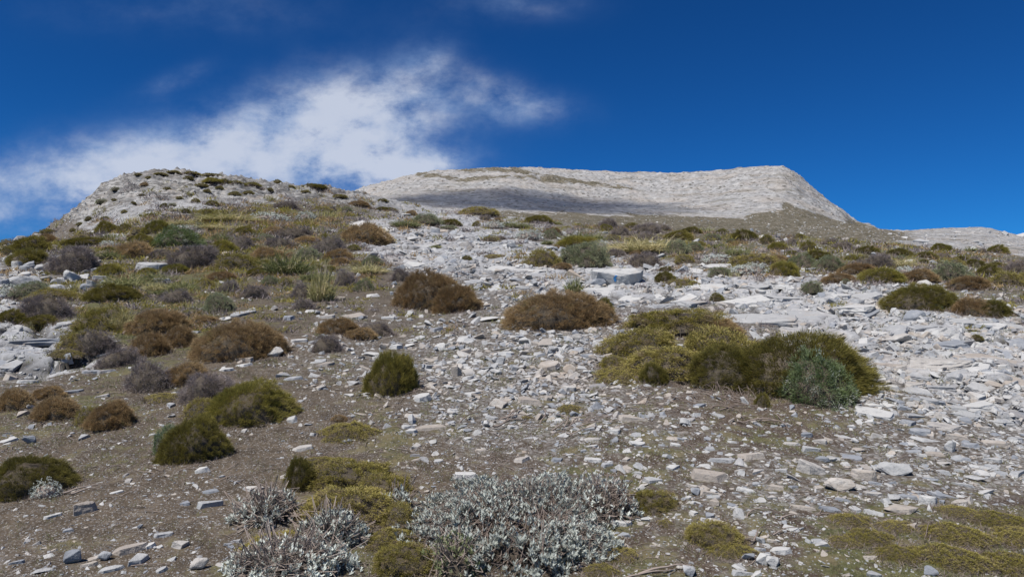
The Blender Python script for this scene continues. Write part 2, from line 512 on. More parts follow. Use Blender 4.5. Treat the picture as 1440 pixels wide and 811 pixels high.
# ground material: dirt, pale gravel, grey bedrock and thin herb cover
def ground_material():
    m, nt, b, out = new_mat("ground")
    geo = node(nt, 'ShaderNodeNewGeometry')
    P = geo.outputs['Position']
    rock, green, scree, cellv, farv, brown = [attr(nt, a) for a in ('rock', 'green', 'scree', 'cell', 'farness', 'brown')]
    na = noise(nt, P, 0.8, 5, .6)
    nb = noise(nt, P, 6.0, 5, .62)
    nc = noise(nt, P, 38.0, 4, .65)
    nd = noise(nt, P, 140.0, 3, .6)
    nf = noise(nt, P, 0.05, 5, .6)
    nf2 = noise(nt, P, 0.35, 6, .68)
    dirt = mixc(nt, maprange(nt, nb, .3, .7), (0.060, 0.046, 0.032), (0.118, 0.091, 0.064))
    warm = mixc(nt, maprange(nt, nb, .3, .7), (0.058, 0.041, 0.030), (0.11, 0.08, 0.057))
    dirt = mixc(nt, brown, dirt, warm)
    dirt = mixc(nt, maprange(nt, nc, .58, .7), dirt, (0.25, 0.225, 0.2))
    dirt = mixc(nt, mth(nt, 'MULTIPLY', maprange(nt, nc, .42, .3), 0.6), dirt, (0.04, 0.03, 0.025))
    grit = node(nt, 'ShaderNodeTexVoronoi')
    grit.inputs['Scale'].default_value = 85
    nt.links.new(P, grit.inputs['Vector'])
    gsep = node(nt, 'ShaderNodeSeparateColor')
    nt.links.new(grit.outputs['Color'], gsep.inputs[0])
    gritc = mixc(nt, gsep.outputs[0], (0.05, 0.043, 0.036), (0.26, 0.235, 0.21))
    dirt = mixc(nt, mth(nt, 'MULTIPLY', maprange(nt, gsep.outputs[1], .35, .6), maprange(nt, grit.outputs['Distance'], .55, .3)), dirt, gritc)
    vo = node(nt, 'ShaderNodeTexVoronoi')
    vo.inputs['Scale'].default_value = 30
    nt.links.new(P, vo.inputs['Vector'])
    gcol = node(nt, 'ShaderNodeSeparateColor')
    nt.links.new(vo.outputs['Color'], gcol.inputs[0])
    gravel = mixc(nt, gcol.outputs[0], (0.12, 0.11, 0.10), (0.28, 0.265, 0.25))
    gravel = mixc(nt, maprange(nt, vo.outputs['Distance'], .3, .75), gravel, (0.08, 0.065, 0.05))
    gfac = mth(nt, 'ADD', mth(nt, 'MULTIPLY', scree, 0.95), mth(nt, 'MULTIPLY', mth(nt, 'SUBTRACT', nb, .5), 1.3))
    c = mixc(nt, maprange(nt, gfac, .28, .68), dirt, gravel)
    gr = mixc(nt, maprange(nt, nc, .3, .7), (0.045, 0.05, 0.018), (0.125, 0.125, 0.05))
    gr = mixc(nt, mth(nt, 'MULTIPLY', maprange(nt, nb, .5, .66), 0.7), gr, (0.16, 0.125, 0.07))
    gf = mth(nt, 'ADD', green, mth(nt, 'ADD', mth(nt, 'MULTIPLY', mth(nt, 'SUBTRACT', nb, .5), 2.2), mth(nt, 'MULTIPLY', mth(nt, 'SUBTRACT', na, .5), 1.2)))
    c = mixc(nt, mth(nt, 'MULTIPLY', maprange(nt, gf, .42, .78), .85), c, gr)
    # bedrock
    rk = mixc(nt, maprange(nt, nb, .3, .7), (0.26, 0.26, 0.265), (0.47, 0.46, 0.45))
    rk = mixc(nt, mth(nt, 'MULTIPLY', maprange(nt, nf2, .5, .72), .6), rk, (0.30, 0.235, 0.18))
    rk = mixc(nt, mth(nt, 'MULTIPLY', maprange(nt, nc, .56, .68), .55), rk, (0.09, 0.09, 0.09))
    rk = mixc(nt, mth(nt, 'MULTIPLY', cellv, .45), rk, (0.22, 0.235, 0.26))
    rf = mth(nt, 'ADD', rock, mth(nt, 'MULTIPLY', mth(nt, 'SUBTRACT', nb, .5), .9))
    c = mixc(nt, maprange(nt, rf, .42, .62), c, rk)
    c = mixc(nt, mth(nt, 'MULTIPLY', attr(nt, 'crack'), 1.0), c, (0.04, 0.034, 0.027))
    # far slopes
    n40 = noise(nt, P, 0.28, 7, .72)
    n41 = noise(nt, P, 0.9, 4, .7)
    mp = node(nt, 'ShaderNodeMapping')
    mp.inputs['Rotation'].default_value = (0, R(-28), 0)
    mp.inputs['Scale'].default_value = (0.35, 0.35, 1.5)
    nt.links.new(P, mp.inputs['Vector'])
    dash = noise(nt, mp.outputs[0], 1.0, 5, .65)
    ledge = noise(nt, mp.outputs[0], 0.12, 5, .62)
    frock = mixc(nt, maprange(nt, n40, .36, .66), (0.21, 0.205, 0.20), (0.42, 0.41, 0.398))
    frock = mixc(nt, mth(nt, 'MULTIPLY', maprange(nt, nf, .42, .66), .5), frock, (0.36, 0.31, 0.26))
    spk = node(nt, 'ShaderNodeTexVoronoi')
    spk.inputs['Scale'].default_value = 0.34
    nt.links.new(P, spk.inputs['Vector'])
    ssep = node(nt, 'ShaderNodeSeparateColor')
    nt.links.new(spk.outputs['Color'], ssep.inputs[0])
    sp = mth(nt, 'MULTIPLY', maprange(nt, spk.outputs['Distance'], .34, .22), maprange(nt, mth(nt, 'ADD', ssep.outputs[0], mth(nt, 'MULTIPLY', mth(nt, 'SUBTRACT', nf, .5), 1.6)), .42, .5))
    frock = mixc(nt, mth(nt, 'MULTIPLY', sp, .85), frock, (0.06, 0.056, 0.04))
    frock = mixc(nt, mth(nt, 'MULTIPLY', maprange(nt, dash, .57, .66), .28), frock, (0.085, 0.075, 0.06))
    frock = mixc(nt, mth(nt, 'MULTIPLY', maprange(nt, ledge, .55, .66), .5), frock, (0.13, 0.115, 0.085))
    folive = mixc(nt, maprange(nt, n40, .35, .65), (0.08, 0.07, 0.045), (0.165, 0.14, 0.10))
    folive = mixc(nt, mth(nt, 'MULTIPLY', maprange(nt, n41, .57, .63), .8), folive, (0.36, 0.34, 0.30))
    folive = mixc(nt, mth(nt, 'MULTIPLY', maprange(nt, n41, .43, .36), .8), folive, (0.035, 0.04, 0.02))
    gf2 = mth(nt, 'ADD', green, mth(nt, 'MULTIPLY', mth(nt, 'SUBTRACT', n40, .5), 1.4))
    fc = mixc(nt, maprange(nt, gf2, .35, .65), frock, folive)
    kdash = noise(nt, mp.outputs[0], 2.6, 6, .7)
    kl = noise(nt, mp.outputs[0], 0.9, 4, .6)
    kr = mixc(nt, maprange(nt, kl, .4, .62), (0.14, 0.135, 0.13), (0.32, 0.31, 0.295))
    kr = mixc(nt, mth(nt, 'MULTIPLY', maprange(nt, kdash, .50, .58), .85), kr, (0.075, 0.07, 0.065))
    kr = mixc(nt, mth(nt, 'MULTIPLY', maprange(nt, nf2, .52, .66), .4), kr, (0.27, 0.22, 0.17))
    c = mixc(nt, mth(nt, 'MULTIPLY', attr(nt, 'knoll'), maprange(nt, rf, .35, .6)), c, kr)
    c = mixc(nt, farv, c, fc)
    nt.links.new(c, b.inputs['Base Color'])
    b.inputs['Roughness'].default_value = 0.92
    b.inputs['Specular IOR Level'].default_value = 0.2
    hsum = mth(nt, 'ADD', mth(nt, 'MULTIPLY', nc, 0.6), mth(nt, 'ADD', mth(nt, 'MULTIPLY', nd, 0.25), mth(nt, 'MULTIPLY', vo.outputs['Distance'], -0.4)))
    bump = node(nt, 'ShaderNodeBump')
    bump.inputs['Strength'].default_value = 0.9
    bump.inputs['Distance'].default_value = 0.02
    nt.links.new(hsum, bump.inputs['Height'])
    bump2 = node(nt, 'ShaderNodeBump')
    bump2.inputs['Distance'].default_value = 1.2
    nt.links.new(mth(nt, 'MULTIPLY', farv, 0.8), bump2.inputs['Strength'])
    nt.links.new(mth(nt, 'ADD', n40, mth(nt, 'MULTIPLY', n41, .4)), bump2.inputs['Height'])
    nt.links.new(bump.outputs[0], bump2.inputs['Normal'])
    nt.links.new(bump2.outputs[0], b.inputs['Normal'])
    return m


gm = ground_material()
V = np.stack([X, Y, Z], -1).reshape(-1, 3)
V = np.concatenate([V, [[0, 0, 0.0]]])
ii, jj = np.meshgrid(np.arange(NR - 1), np.arange(NA), indexing='ij')
j2 = (jj + 1) % NA
a, b_, c_, d_ = ii * NA + jj, ii * NA + j2, (ii + 1) * NA + j2, (ii + 1) * NA + jj
Q = np.stack([a, d_, c_, b_], -1).reshape(-1, 4)
fan = np.stack([np.full(NA, NR * NA), np.arange(NA), (np.arange(NA) + 1) % NA, (np.arange(NA) + 1) % NA], -1)
T3 = np.concatenate([Q[:, [0, 1, 2]], Q[:, [0, 2, 3]], fan[:, :3]])
brownm = sst(500, 900, PX) * sst(480, 560, PY) * 0.9 + sst(250, 0, PX) * 0
brownm = np.maximum(brownm, 0.55 * sst(300, 100, PX) * (1 - sst(600, 680, PY)) if False else brownm)
farn = sst(80, 120, rg)


def ext(a):
    return np.concatenate([a.ravel(), [0.2]])


me = mesh_np("ground", V, T3, (gm,), True, {'rock': ext(mR), 'green': ext(mG), 'scree': ext(mS), 'cell': ext(cell), 'farness': ext(farn), 'brown': ext(brownm), 'crack': ext(crackm * (1 - knoll)), 'knoll': ext(knoll)})
ground = link(bpy.data.objects.new("ground", me))
ground["kind"] = "structure"
print("terrain", time.time() - T0, len(T3))

# ------------------------------------------------------------------ the cloud above the far mountain that shades its foot
def cloud_bank():
    tgt = pick([735], [283])[0]
    c = Vector(tgt[:3]) + SUN_DIR * 1300
    bm = bmesh.new()
    bmesh.ops.create_icosphere(bm, subdivisions=4, radius=1.0)
    V = np.array([v.co[:] for v in bm.verts])
    Fc = np.array([[v.index for v in f.verts] for f in bm.faces])
    bm.free()
    nz = fbm(V[:, 0] * 2.2 + V[:, 2], V[:, 1] * 2.2 - V[:, 2] * .7, 4, .55)
    V = V * (1 + nz[:, None] * 1.1)
    V = V * np.array([74, 44, 17.0])
    m = bpy.data.materials.new("cloud_vapour")
    m.use_nodes = True
    nt = m.node_tree
    nt.nodes.clear()
    out = node(nt, 'ShaderNodeOutputMaterial')
    vol = node(nt, 'ShaderNodeVolumePrincipled')
    vol.inputs['Color'].default_value = (1, 1, 1, 1)
    vol.inputs['Density'].default_value = 0.04
    nt.links.new(vol.outputs[0], out.inputs['Volume'])
    o = link(bpy.data.objects.new("cloud", mesh_np("cloud", V, Fc, (m,), True)))
    o.location = c
    o["kind"] = "structure"


cloud_bank()


# ------------------------------------------------------------------ stone
def stone_material(name="limestone", dark=0.0):
    m, nt, b, out = new_mat(name)
    geo = node(nt, 'ShaderNodeNewGeometry')
    P = geo.outputs['Position']
    tone = node(nt, 'ShaderNodeAttribute', attribute_name='tone', attribute_type='OBJECT').outputs['Fac']
    tano = node(nt, 'ShaderNodeAttribute', attribute_name='tan', attribute_type='OBJECT').outputs['Fac']
    t0 = attr(nt, 'tint')
    t = mth(nt, 'ADD', t0, tone)
    tan = mth(nt, 'ADD', mth(nt, 'FRACT', mth(nt, 'MULTIPLY', t0, 7.31)), tano)
    hi = noise(nt, P, 7.0, 6, .68)
    lo = noise(nt, P, 1.3, 4, .6)
    fine = noise(nt, P, 55.0, 4, .65)
    c = mixc(nt, t, (0.21, 0.215, 0.225), (0.46, 0.45, 0.43))
    c = mixc(nt, mth(nt, 'MULTIPLY', maprange(nt, t, .55, .3), .5), c, (0.20, 0.22, 0.255))
    c = mixc(nt, mth(nt, 'MULTIPLY', maprange(nt, tan, .62, .95), .75), c, (0.34, 0.285, 0.23))
    c = mixc(nt, mth(nt, 'MULTIPLY', maprange(nt, hi, .5, .72), .5), c, (0.56, 0.54, 0.51))
    c = mixc(nt, mth(nt, 'MULTIPLY', maprange(nt, hi, .45, .3), .55), c, (0.12, 0.12, 0.13))
    c = mixc(nt, mth(nt, 'MULTIPLY', maprange(nt, lo, .56, .7), .35), c, (0.34, 0.25, 0.17))
    c = mixc(nt, mth(nt, 'MULTIPLY', maprange(nt, fine, .6, .7), .35), c, (0.08, 0.08, 0.075))
    if dark:
        c = mixc(nt, dark, c, (0.10, 0.085, 0.07))
    nt.links.new(c, b.inputs['Base Color'])
    b.inputs['Roughness'].default_value = 0.85
    b.inputs['Specular IOR Level'].default_value = 0.25
    bump = node(nt, 'ShaderNodeBump')
    bump.inputs['Strength'].default_value = 0.7
    bump.inputs['Distance'].default_value = 0.03
    nt.links.new(mth(nt, 'ADD', hi, mth(nt, 'MULTIPLY', fine, .3)), bump.inputs['Height'])
    nt.links.new(bump.outputs[0], b.inputs['Normal'])
    return m


STONE = stone_material()
DARKSTONE = stone_material("brown_stained_stone", 0.6)


def hull(pts, bevel=0.0):
    bm = bmesh.new()
    for p in pts:
        bm.verts.new(p)
    r = bmesh.ops.convex_hull(bm, input=bm.verts)
    dead = [e for e in r['geom_interior'] if isinstance(e, bmesh.types.BMVert)]
    bmesh.ops.delete(bm, geom=dead, context='VERTS')
    bmesh.ops.dissolve_limit(bm, angle_limit=R(9), verts=bm.verts, edges=bm.edges)
    if bevel:
        bmesh.ops.bevel(bm, geom=list(bm.edges), offset=bevel, segments=1, affect='EDGES', clamp_overlap=True)
    bmesh.ops.triangulate(bm, faces=bm.faces)
    bmesh.ops.recalc_face_normals(bm, faces=bm.faces)
    bm.verts.index_update()
    V = np.array([v.co[:] for v in bm.verts])
    Fc = np.array([[v.index for v in f.verts] for f in bm.faces])
    bm.free()
    return V, Fc


def slate_pts(r, n=7, taper=0.82):
    """an angular flat stone: an irregular polygon with a smaller, shifted top"""
    ang = sorted(r.uniform(0, 2 * math.pi) for _ in range(n))
    el = r.uniform(0.55, 0.9)
    pts = []
    sh = (r.uniform(-.12, .12), r.uniform(-.12, .12))
    tl = (r.uniform(-.25, .25), r.uniform(-.25, .25))
    for a in ang:
        k = r.uniform(0.8, 1.0)
        x, y = math.cos(a) * k, math.sin(a) * k * el
        t = r.uniform(taper - .15, taper + .12)
        pts.append((x, y, -0.5 + r.uniform(-.05, .1)))
        pts.append((x * t + sh[0], y * t + sh[1], 0.5 + tl[0] * x + tl[1] * y + r.uniform(-.06, .06)))
    return pts


def block_pts(r, n=16):
    pts = []
    for _ in range(n):
        v = Vector((r.gauss(0, 1), r.gauss(0, 1), r.gauss(0, 1))).normalized()
        m = max(abs(c) for c in v)
        v = v.lerp(v / m, 0.45) * r.uniform(.82, 1)
        pts.append((v.x, v.y * .8, v.z * .55))
    return pts


small = [hull(slate_pts(rnd, rnd.choice([4, 5, 5, 6]), .8)) for _ in range(10)] + [hull(block_pts(rnd, 9)) for _ in range(6)]
slates = [hull(slate_pts(rnd, rnd.choice([5, 6, 7, 8]), .86), 0.05) for _ in range(14)]
blocks = [hull(block_pts(rnd, 13), 0.05) for _ in range(10)]


def rough(V, Fc, level, amp, freq, seed):
    """subdivide a hull and weather it: real broken relief, beds along the slab"""
    bm = bmesh.new()
    vs = [bm.verts.new(v) for v in V]
    for f in Fc:
        try:
            bm.faces.new([vs[i] for i in f])
        except ValueError:
            pass
    for _ in range(level):
        bmesh.ops.subdivide_edges(bm, edges=bm.edges[:], cuts=1, use_grid_fill=True)
    bmesh.ops.triangulate(bm, faces=bm.faces[:])
    bm.normal_update()
    bm.verts.index_update()
    P = np.array([v.co[:] for v in bm.verts])
    N = np.array([v.normal[:] for v in bm.verts])
    F2 = np.array([[v.index for v in f.verts] for f in bm.faces])
    bm.free()
    a = fbm(P[:, 0] * freq + seed, P[:, 1] * freq + P[:, 2] * freq * 1.7, 4, .6, True)
    b = fbm(P[:, 0] * freq * .6 + seed, P[:, 2] * freq * 4 + P[:, 0], 3, .6)
    P = P + N * (a * amp + b * amp * 0.8)[:, None]
    return P, F2


boulders = []
for k in range(6):
    v, f = hull(block_pts(rnd, 12) if k % 2 else slate_pts(rnd, 7, .8), 0.06)
    boulders.append(rough(v, f, 2, 0.05, 2.2, k * 7.7))


def rot_matrices(yaw, tx, ty):
    cy, sy, cx, sx, cz, sz = np.cos(ty), np.sin(ty), np.cos(tx), np.sin(tx), np.cos(yaw), np.sin(yaw)
    M = np.zeros((len(yaw), 3, 3))
    # Rx(tx) @ Ry(ty) @ Rz(yaw)
    Rz = np.zeros_like(M); Rz[:, 0, 0] = cz; Rz[:, 0, 1] = -sz; Rz[:, 1, 0] = sz; Rz[:, 1, 1] = cz; Rz[:, 2, 2] = 1
    Ry = np.zeros_like(M); Ry[:, 0, 0] = cy; Ry[:, 0, 2] = sy; Ry[:, 1, 1] = 1; Ry[:, 2, 0] = -sy; Ry[:, 2, 2] = cy
    Rx = np.zeros_like(M); Rx[:, 0, 0] = 1; Rx[:, 1, 1] = cx; Rx[:, 1, 2] = -sx; Rx[:, 2, 1] = sx; Rx[:, 2, 2] = cx
    return Rx @ Ry @ Rz


def scatter(name, P, W, thick, shapes, mat, tints, tilt=0.28, sink=0.34, smooth=False, attr_extra=None):
    Vs, Fs, Ts = [], [], []
    off = 0
    n = len(P)
    which = rng.integers(0, len(shapes), n)
    e = 0.3 + 0 * W
    gx = (ground_z(P[:, 0], P[:, 1] + .3) - ground_z(P[:, 0], P[:, 1] - .3)) / .6
    gy = (ground_z(P[:, 0] + .3, P[:, 1]) - ground_z(P[:, 0] - .3, P[:, 1])) / .6
    gx, gy = np.clip(gx, -.6, .6), np.clip(gy, -.6, .6)
    M = rot_matrices(rng.uniform(0, 6.283, n), np.arctan(gx) + rng.normal(0, tilt, n), -np.arctan(gy) + rng.normal(0, tilt, n))
    for k, (v, f) in enumerate(shapes):
        idx = np.where(which == k)[0]
        if not len(idx):
            continue
        sc = np.stack([W[idx] / 2, W[idx] / 2, W[idx] / 2 * thick[idx]], -1)
        pts = v[None] * sc[:, None, :]
        pts = np.einsum('nij,nvj->nvi', M[idx], pts) + P[idx, None, :3]
        pts[:, :, 2] += (W[idx] * thick[idx] * (0.25 - sink))[:, None]
        Vs.append(pts.reshape(-1, 3))
        Fs.append((f[None] + (np.arange(len(idx)) * len(v))[:, None, None]).reshape(-1, 3) + off)
        Ts.append(np.repeat(tints[idx], len(v)))
        off += len(idx) * len(v)
    o = link(bpy.data.objects.new(name, mesh_np(name, np.concatenate(Vs), np.concatenate(Fs), (mat,), smooth, {'tint': np.concatenate(Ts)})))
    o["kind"] = "stuff"
    return o


def sample_stones(n, ylo, yhi, smin, smax, power, seed, dmap=S_MAP, gamma=1.2, xlo=-240, xhi=1675):
    r = np.random.default_rng(seed)
    px, py = r.uniform(xlo, xhi, n), r.uniform(ylo, yhi, n)
    d = sample_map(dmap, px + fbm(px / 60, py / 30, 3) * 40, py + fbm(px / 60 + 9, py / 30, 3) * 18)
    clump = 0.5 + 1.1 * fbm(px / 28, py / 12, 3)
    keep = r.uniform(0, 1, n) < (d ** gamma) * np.clip(clump + d * .6, 0.05, 1.4)
    px, py, d = px[keep], py[keep], d[keep]
    G = pick(px, py)
    u = r.uniform(0, 1, len(px))
    s = (smin ** -power + u * (smax ** -power - smin ** -power)) ** (-1 / power)
    ok = ~np.isnan(G[:, 0])
    return G[ok], s[ok], px[ok], py[ok], r


occupied = []       # discs (x, y, r) of plants, so that stones keep out of them

# ------------------------------------------------------------------ plants
def foliage_material(name, root, tip_a, tip_b, dead=None, trans=0.38, deadf=0.0, rough_=0.75):
    m, nt, b, out = new_mat(name)
    oi = node(nt, 'ShaderNodeObjectInfo')
    t = attr(nt, 'tint')
    tip = attr(nt, 'tip')
    g = node(nt, 'ShaderNodeNewGeometry')
    oc = node(nt, 'ShaderNodeTexCoord')
    patch = noise(nt, oc.outputs['Object'], 2.6, 3, .6)
    f = mth(nt, 'ADD', mth(nt, 'MULTIPLY', t, .6), mth(nt, 'ADD', mth(nt, 'MULTIPLY', mth(nt, 'SUBTRACT', oi.outputs['Random'], .5), .6), mth(nt, 'MULTIPLY', mth(nt, 'SUBTRACT', patch, .4), 1.2)), clamp=True)
    c = mixc(nt, f, tip_a, tip_b)
    if dead:
        c = mixc(nt, maprange(nt, mth(nt, 'ADD', patch, mth(nt, 'MULTIPLY', t, .25)), .74 - deadf, .84 - deadf), c, dead)
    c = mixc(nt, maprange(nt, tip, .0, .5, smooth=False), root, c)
    nt.links.new(c, b.inputs['Base Color'])
    b.inputs['Roughness'].default_value = rough_
    b.inputs['Specular IOR Level'].default_value = 0.3
    tr = node(nt, 'ShaderNodeBsdfTranslucent')
    nt.links.new(c, tr.inputs[0])
    mx = node(nt, 'ShaderNodeMixShader')
    mx.inputs[0].default_value = trans
    nt.links.new(b.outputs[0], mx.inputs[1])
    nt.links.new(tr.outputs[0], mx.inputs[2])
    nt.links.new(mx.outputs[0], out.inputs[0])
    return m


FOL = {
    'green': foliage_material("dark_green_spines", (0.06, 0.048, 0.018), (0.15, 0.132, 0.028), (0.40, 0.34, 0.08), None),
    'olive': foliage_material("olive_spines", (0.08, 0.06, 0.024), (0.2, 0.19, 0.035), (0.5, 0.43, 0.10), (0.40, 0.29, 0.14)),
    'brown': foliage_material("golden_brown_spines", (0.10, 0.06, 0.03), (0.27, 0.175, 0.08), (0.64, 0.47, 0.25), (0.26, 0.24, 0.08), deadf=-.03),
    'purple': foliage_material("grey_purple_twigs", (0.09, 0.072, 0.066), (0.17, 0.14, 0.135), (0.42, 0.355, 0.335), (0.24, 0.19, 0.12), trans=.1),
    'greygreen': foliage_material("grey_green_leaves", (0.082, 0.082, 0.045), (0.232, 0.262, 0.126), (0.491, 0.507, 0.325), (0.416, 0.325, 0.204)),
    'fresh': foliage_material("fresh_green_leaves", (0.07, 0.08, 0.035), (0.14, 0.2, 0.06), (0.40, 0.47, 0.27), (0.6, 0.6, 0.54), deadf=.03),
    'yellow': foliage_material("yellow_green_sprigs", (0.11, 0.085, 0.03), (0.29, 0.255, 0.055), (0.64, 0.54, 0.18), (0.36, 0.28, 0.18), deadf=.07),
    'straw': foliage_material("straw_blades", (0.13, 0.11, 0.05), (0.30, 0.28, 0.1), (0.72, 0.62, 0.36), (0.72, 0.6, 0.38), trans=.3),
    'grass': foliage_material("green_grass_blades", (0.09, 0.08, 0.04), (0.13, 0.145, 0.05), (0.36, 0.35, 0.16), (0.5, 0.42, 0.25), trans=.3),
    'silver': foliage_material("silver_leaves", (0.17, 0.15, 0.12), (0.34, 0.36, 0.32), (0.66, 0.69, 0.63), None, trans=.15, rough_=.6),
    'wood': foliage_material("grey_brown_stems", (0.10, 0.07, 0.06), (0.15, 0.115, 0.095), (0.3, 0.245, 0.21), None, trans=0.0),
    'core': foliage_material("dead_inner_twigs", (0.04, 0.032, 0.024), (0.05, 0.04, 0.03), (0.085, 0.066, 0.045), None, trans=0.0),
}


def tri_blades(base, direc, length, width, tint, r, bend=0.0, seg=1):
    """thin tapered blades; returns verts, tris, tint, tip"""
    n = len(base)
    side = np.cross(direc, r.normal(size=(n, 3)))
    side /= np.linalg.norm(side, axis=1)[:, None] + 1e-9
    L, Wd = length[:, None], width[:, None]
    if seg == 1:
        V = np.stack([base - side * Wd, base + side * Wd, base + direc * L], 1)
        F_ = np.arange(n * 3).reshape(n, 3)
        tip = np.tile([0, 0, 1.0], n)
        return V.reshape(-1, 3), F_, np.repeat(tint, 3), tip
    dr = r.normal(size=(n, 3)) * bend
    dr[:, 2] -= bend * 0.8
    mid = base + direc * L * .55
    end = base + direc * L + dr * L
    V = np.stack([base - side * Wd, base + side * Wd, mid - side * Wd * .8, mid + side * Wd * .8, end], 1)
    k = np.arange(n)[:, None] * 5
    F_ = np.concatenate([k + [0, 1, 3], k + [0, 3, 2], k + [2, 3, 4]], 0)
    tip = np.tile([0, 0, .6, .6, 1.0], n)
    return V.reshape(-1, 3), F_, np.repeat(tint, 5), tip


def dome_dirs(n, r, low=-0.05):
    z = r.uniform(low, 1, n)
    a = r.uniform(0, 2 * np.pi, n)
    q = np.maximum(0, 1 - z * z) ** .45
    return np.stack([q * np.cos(a), q * np.sin(a), z], 1)


def lump(d, seed, amp):
    big = 1 + .16 * np.sin(seed * 1.7) * d[:, 0] + .20 * np.cos(seed * 2.3) * d[:, 1] * d[:, 0] + amp * .75 * perlin(d[:, 0] * 1.1 + seed * 2.1, d[:, 1] * 1.1 + d[:, 2] * .8)
    return big + amp * (fbm(d[:, 0] * 1.7 + seed + d[:, 2], d[:, 1] * 1.7 - d[:, 2] * 1.3, 3, .5) + 0.5 * fbm(d[:, 0] * 5 + seed, d[:, 1] * 5 + d[:, 2] * 4, 2, .5))


def join(parts):
    Vs, Fs, Ti, Tp, off = [], [], [], [], 0
    for v, f, t, p in parts:
        Vs.append(v); Fs.append(f + off); Ti.append(t); Tp.append(p)
        off += len(v)
    return np.concatenate(Vs), np.concatenate(Fs), np.concatenate(Ti), np.concatenate(Tp)


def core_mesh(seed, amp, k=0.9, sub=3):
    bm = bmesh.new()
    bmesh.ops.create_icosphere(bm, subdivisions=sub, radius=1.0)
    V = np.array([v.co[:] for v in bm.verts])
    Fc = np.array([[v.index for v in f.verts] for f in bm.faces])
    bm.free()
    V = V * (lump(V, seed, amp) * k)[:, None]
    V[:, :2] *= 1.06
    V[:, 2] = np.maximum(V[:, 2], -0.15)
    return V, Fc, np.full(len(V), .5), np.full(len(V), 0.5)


def cushion(seed, n, length, width, jit, amp=0.22, up=0.15, seg=1, tufts=420):
    """spines grouped in tufts that stand at uneven heights, with gaps between them"""
    r = np.random.default_rng(seed)
    td = dome_dirs(tufts, r, -0.08)
    trad = lump(td, seed, amp) * r.uniform(.93, 1.05, tufts)
    ttint = r.uniform(0, 1, tufts)
    ttilt = r.normal(size=(tufts, 3)) * .22
    tlen = r.uniform(.7, 1.25, tufts)
    k = r.integers(0, tufts, n)
    rad = trad[k]
    d = td[k]
    off = r.normal(size=(n, 3)) * (.9 / math.sqrt(tufts)) * 1.15
    tint = np.clip(r.uniform(0, .45, n) + ttint[k] * .5 + (rad - 1) * 1.3, 0, 1)
    direc = d + ttilt[k] + off * 3.5 + r.normal(size=d.shape) * jit * .55
    direc[:, 2] += up
    direc /= np.linalg.norm(direc, axis=1)[:, None]
    L = length * r.uniform(.45, 1.15, n) * tlen[k] * np.where(r.uniform(0, 1, n) < .04, 1.6, 1.0)
    base = d * (rad * (0.97 - length * .45))[:, None] + off
    base[:, 2] = np.maximum(base[:, 2], -0.05)
    base[:, :2] *= (1 + .10 * np.clip(.5 - base[:, 2], 0, .5))[:, None]
    Wd = width * r.uniform(.6, 1.3, n)
    return tri_blades(base, direc, L, Wd, tint, r, 0.25, seg)


def tussock(seed, n, spread, width=0.012, h=1.0, bend=.25):
    """upright grass: unit height h, base radius about 0.35"""
    r = np.random.default_rng(seed)
    a, q = r.uniform(0, 6.283, n), np.sqrt(r.uniform(0, 1, n))
    base = np.stack([np.cos(a) * q * .55, np.sin(a) * q * .55, np.zeros(n)], 1)
    direc = np.stack([np.cos(a) * q * spread, np.sin(a) * q * spread, np.ones(n)], 1) + r.normal(size=(n, 3)) * .22
    direc /= np.linalg.norm(direc, axis=1)[:, None]
    L = h * r.uniform(.4, 1.1, n) * (1.1 - .4 * q)
    return tri_blades(base, direc, L, width * r.uniform(.6, 1.4, n), r.uniform(0, 1, n), r, bend, 2)


def mat_plant(seed, n, width=0.02, length=.1):
    """low sprawling mat: unit disc, sprigs over a lumpy low surface, ragged edge"""
    r = np.random.default_rng(seed)
    a, q = r.uniform(0, 6.283, n), np.sqrt(r.uniform(0, 1, n))
    edge = 1 + .6 * fbm(np.cos(a) * 1.6 + seed, np.sin(a) * 1.6, 4, .65)
    x, y = np.cos(a) * q * edge, np.sin(a) * q * edge
    hole = fbm(x * 2.2 + seed, y * 2.2, 3, .6)
    keep = (hole > -.28 - .2 * (1 - q))
    x, y, q = x[keep], y[keep], q[keep]
    n = len(x)
    lum = fbm(x * 3.2 + seed, y * 3.2, 3, .55)
    z = np.clip((1 - q ** 2.2), 0, 1) * (.75 + .5 * lum) + .12 * lum
    base = np.stack([x, y, np.maximum(z, -0.02) - r.uniform(0, .12, n)], 1)
    direc = r.normal(size=(n, 3)) * .55
    direc[:, 2] = np.abs(direc[:, 2]) + .55
    direc[:, :2] += base[:, :2] * .5
    direc /= np.linalg.norm(direc, axis=1)[:, None]
    tint = np.clip(r.uniform(0, .8, n) + lum * .5, 0, 1)
    return tri_blades(base, direc, length * r.uniform(.5, 1.3, n), width * r.uniform(.6, 1.3, n), tint, r, .3, 1)


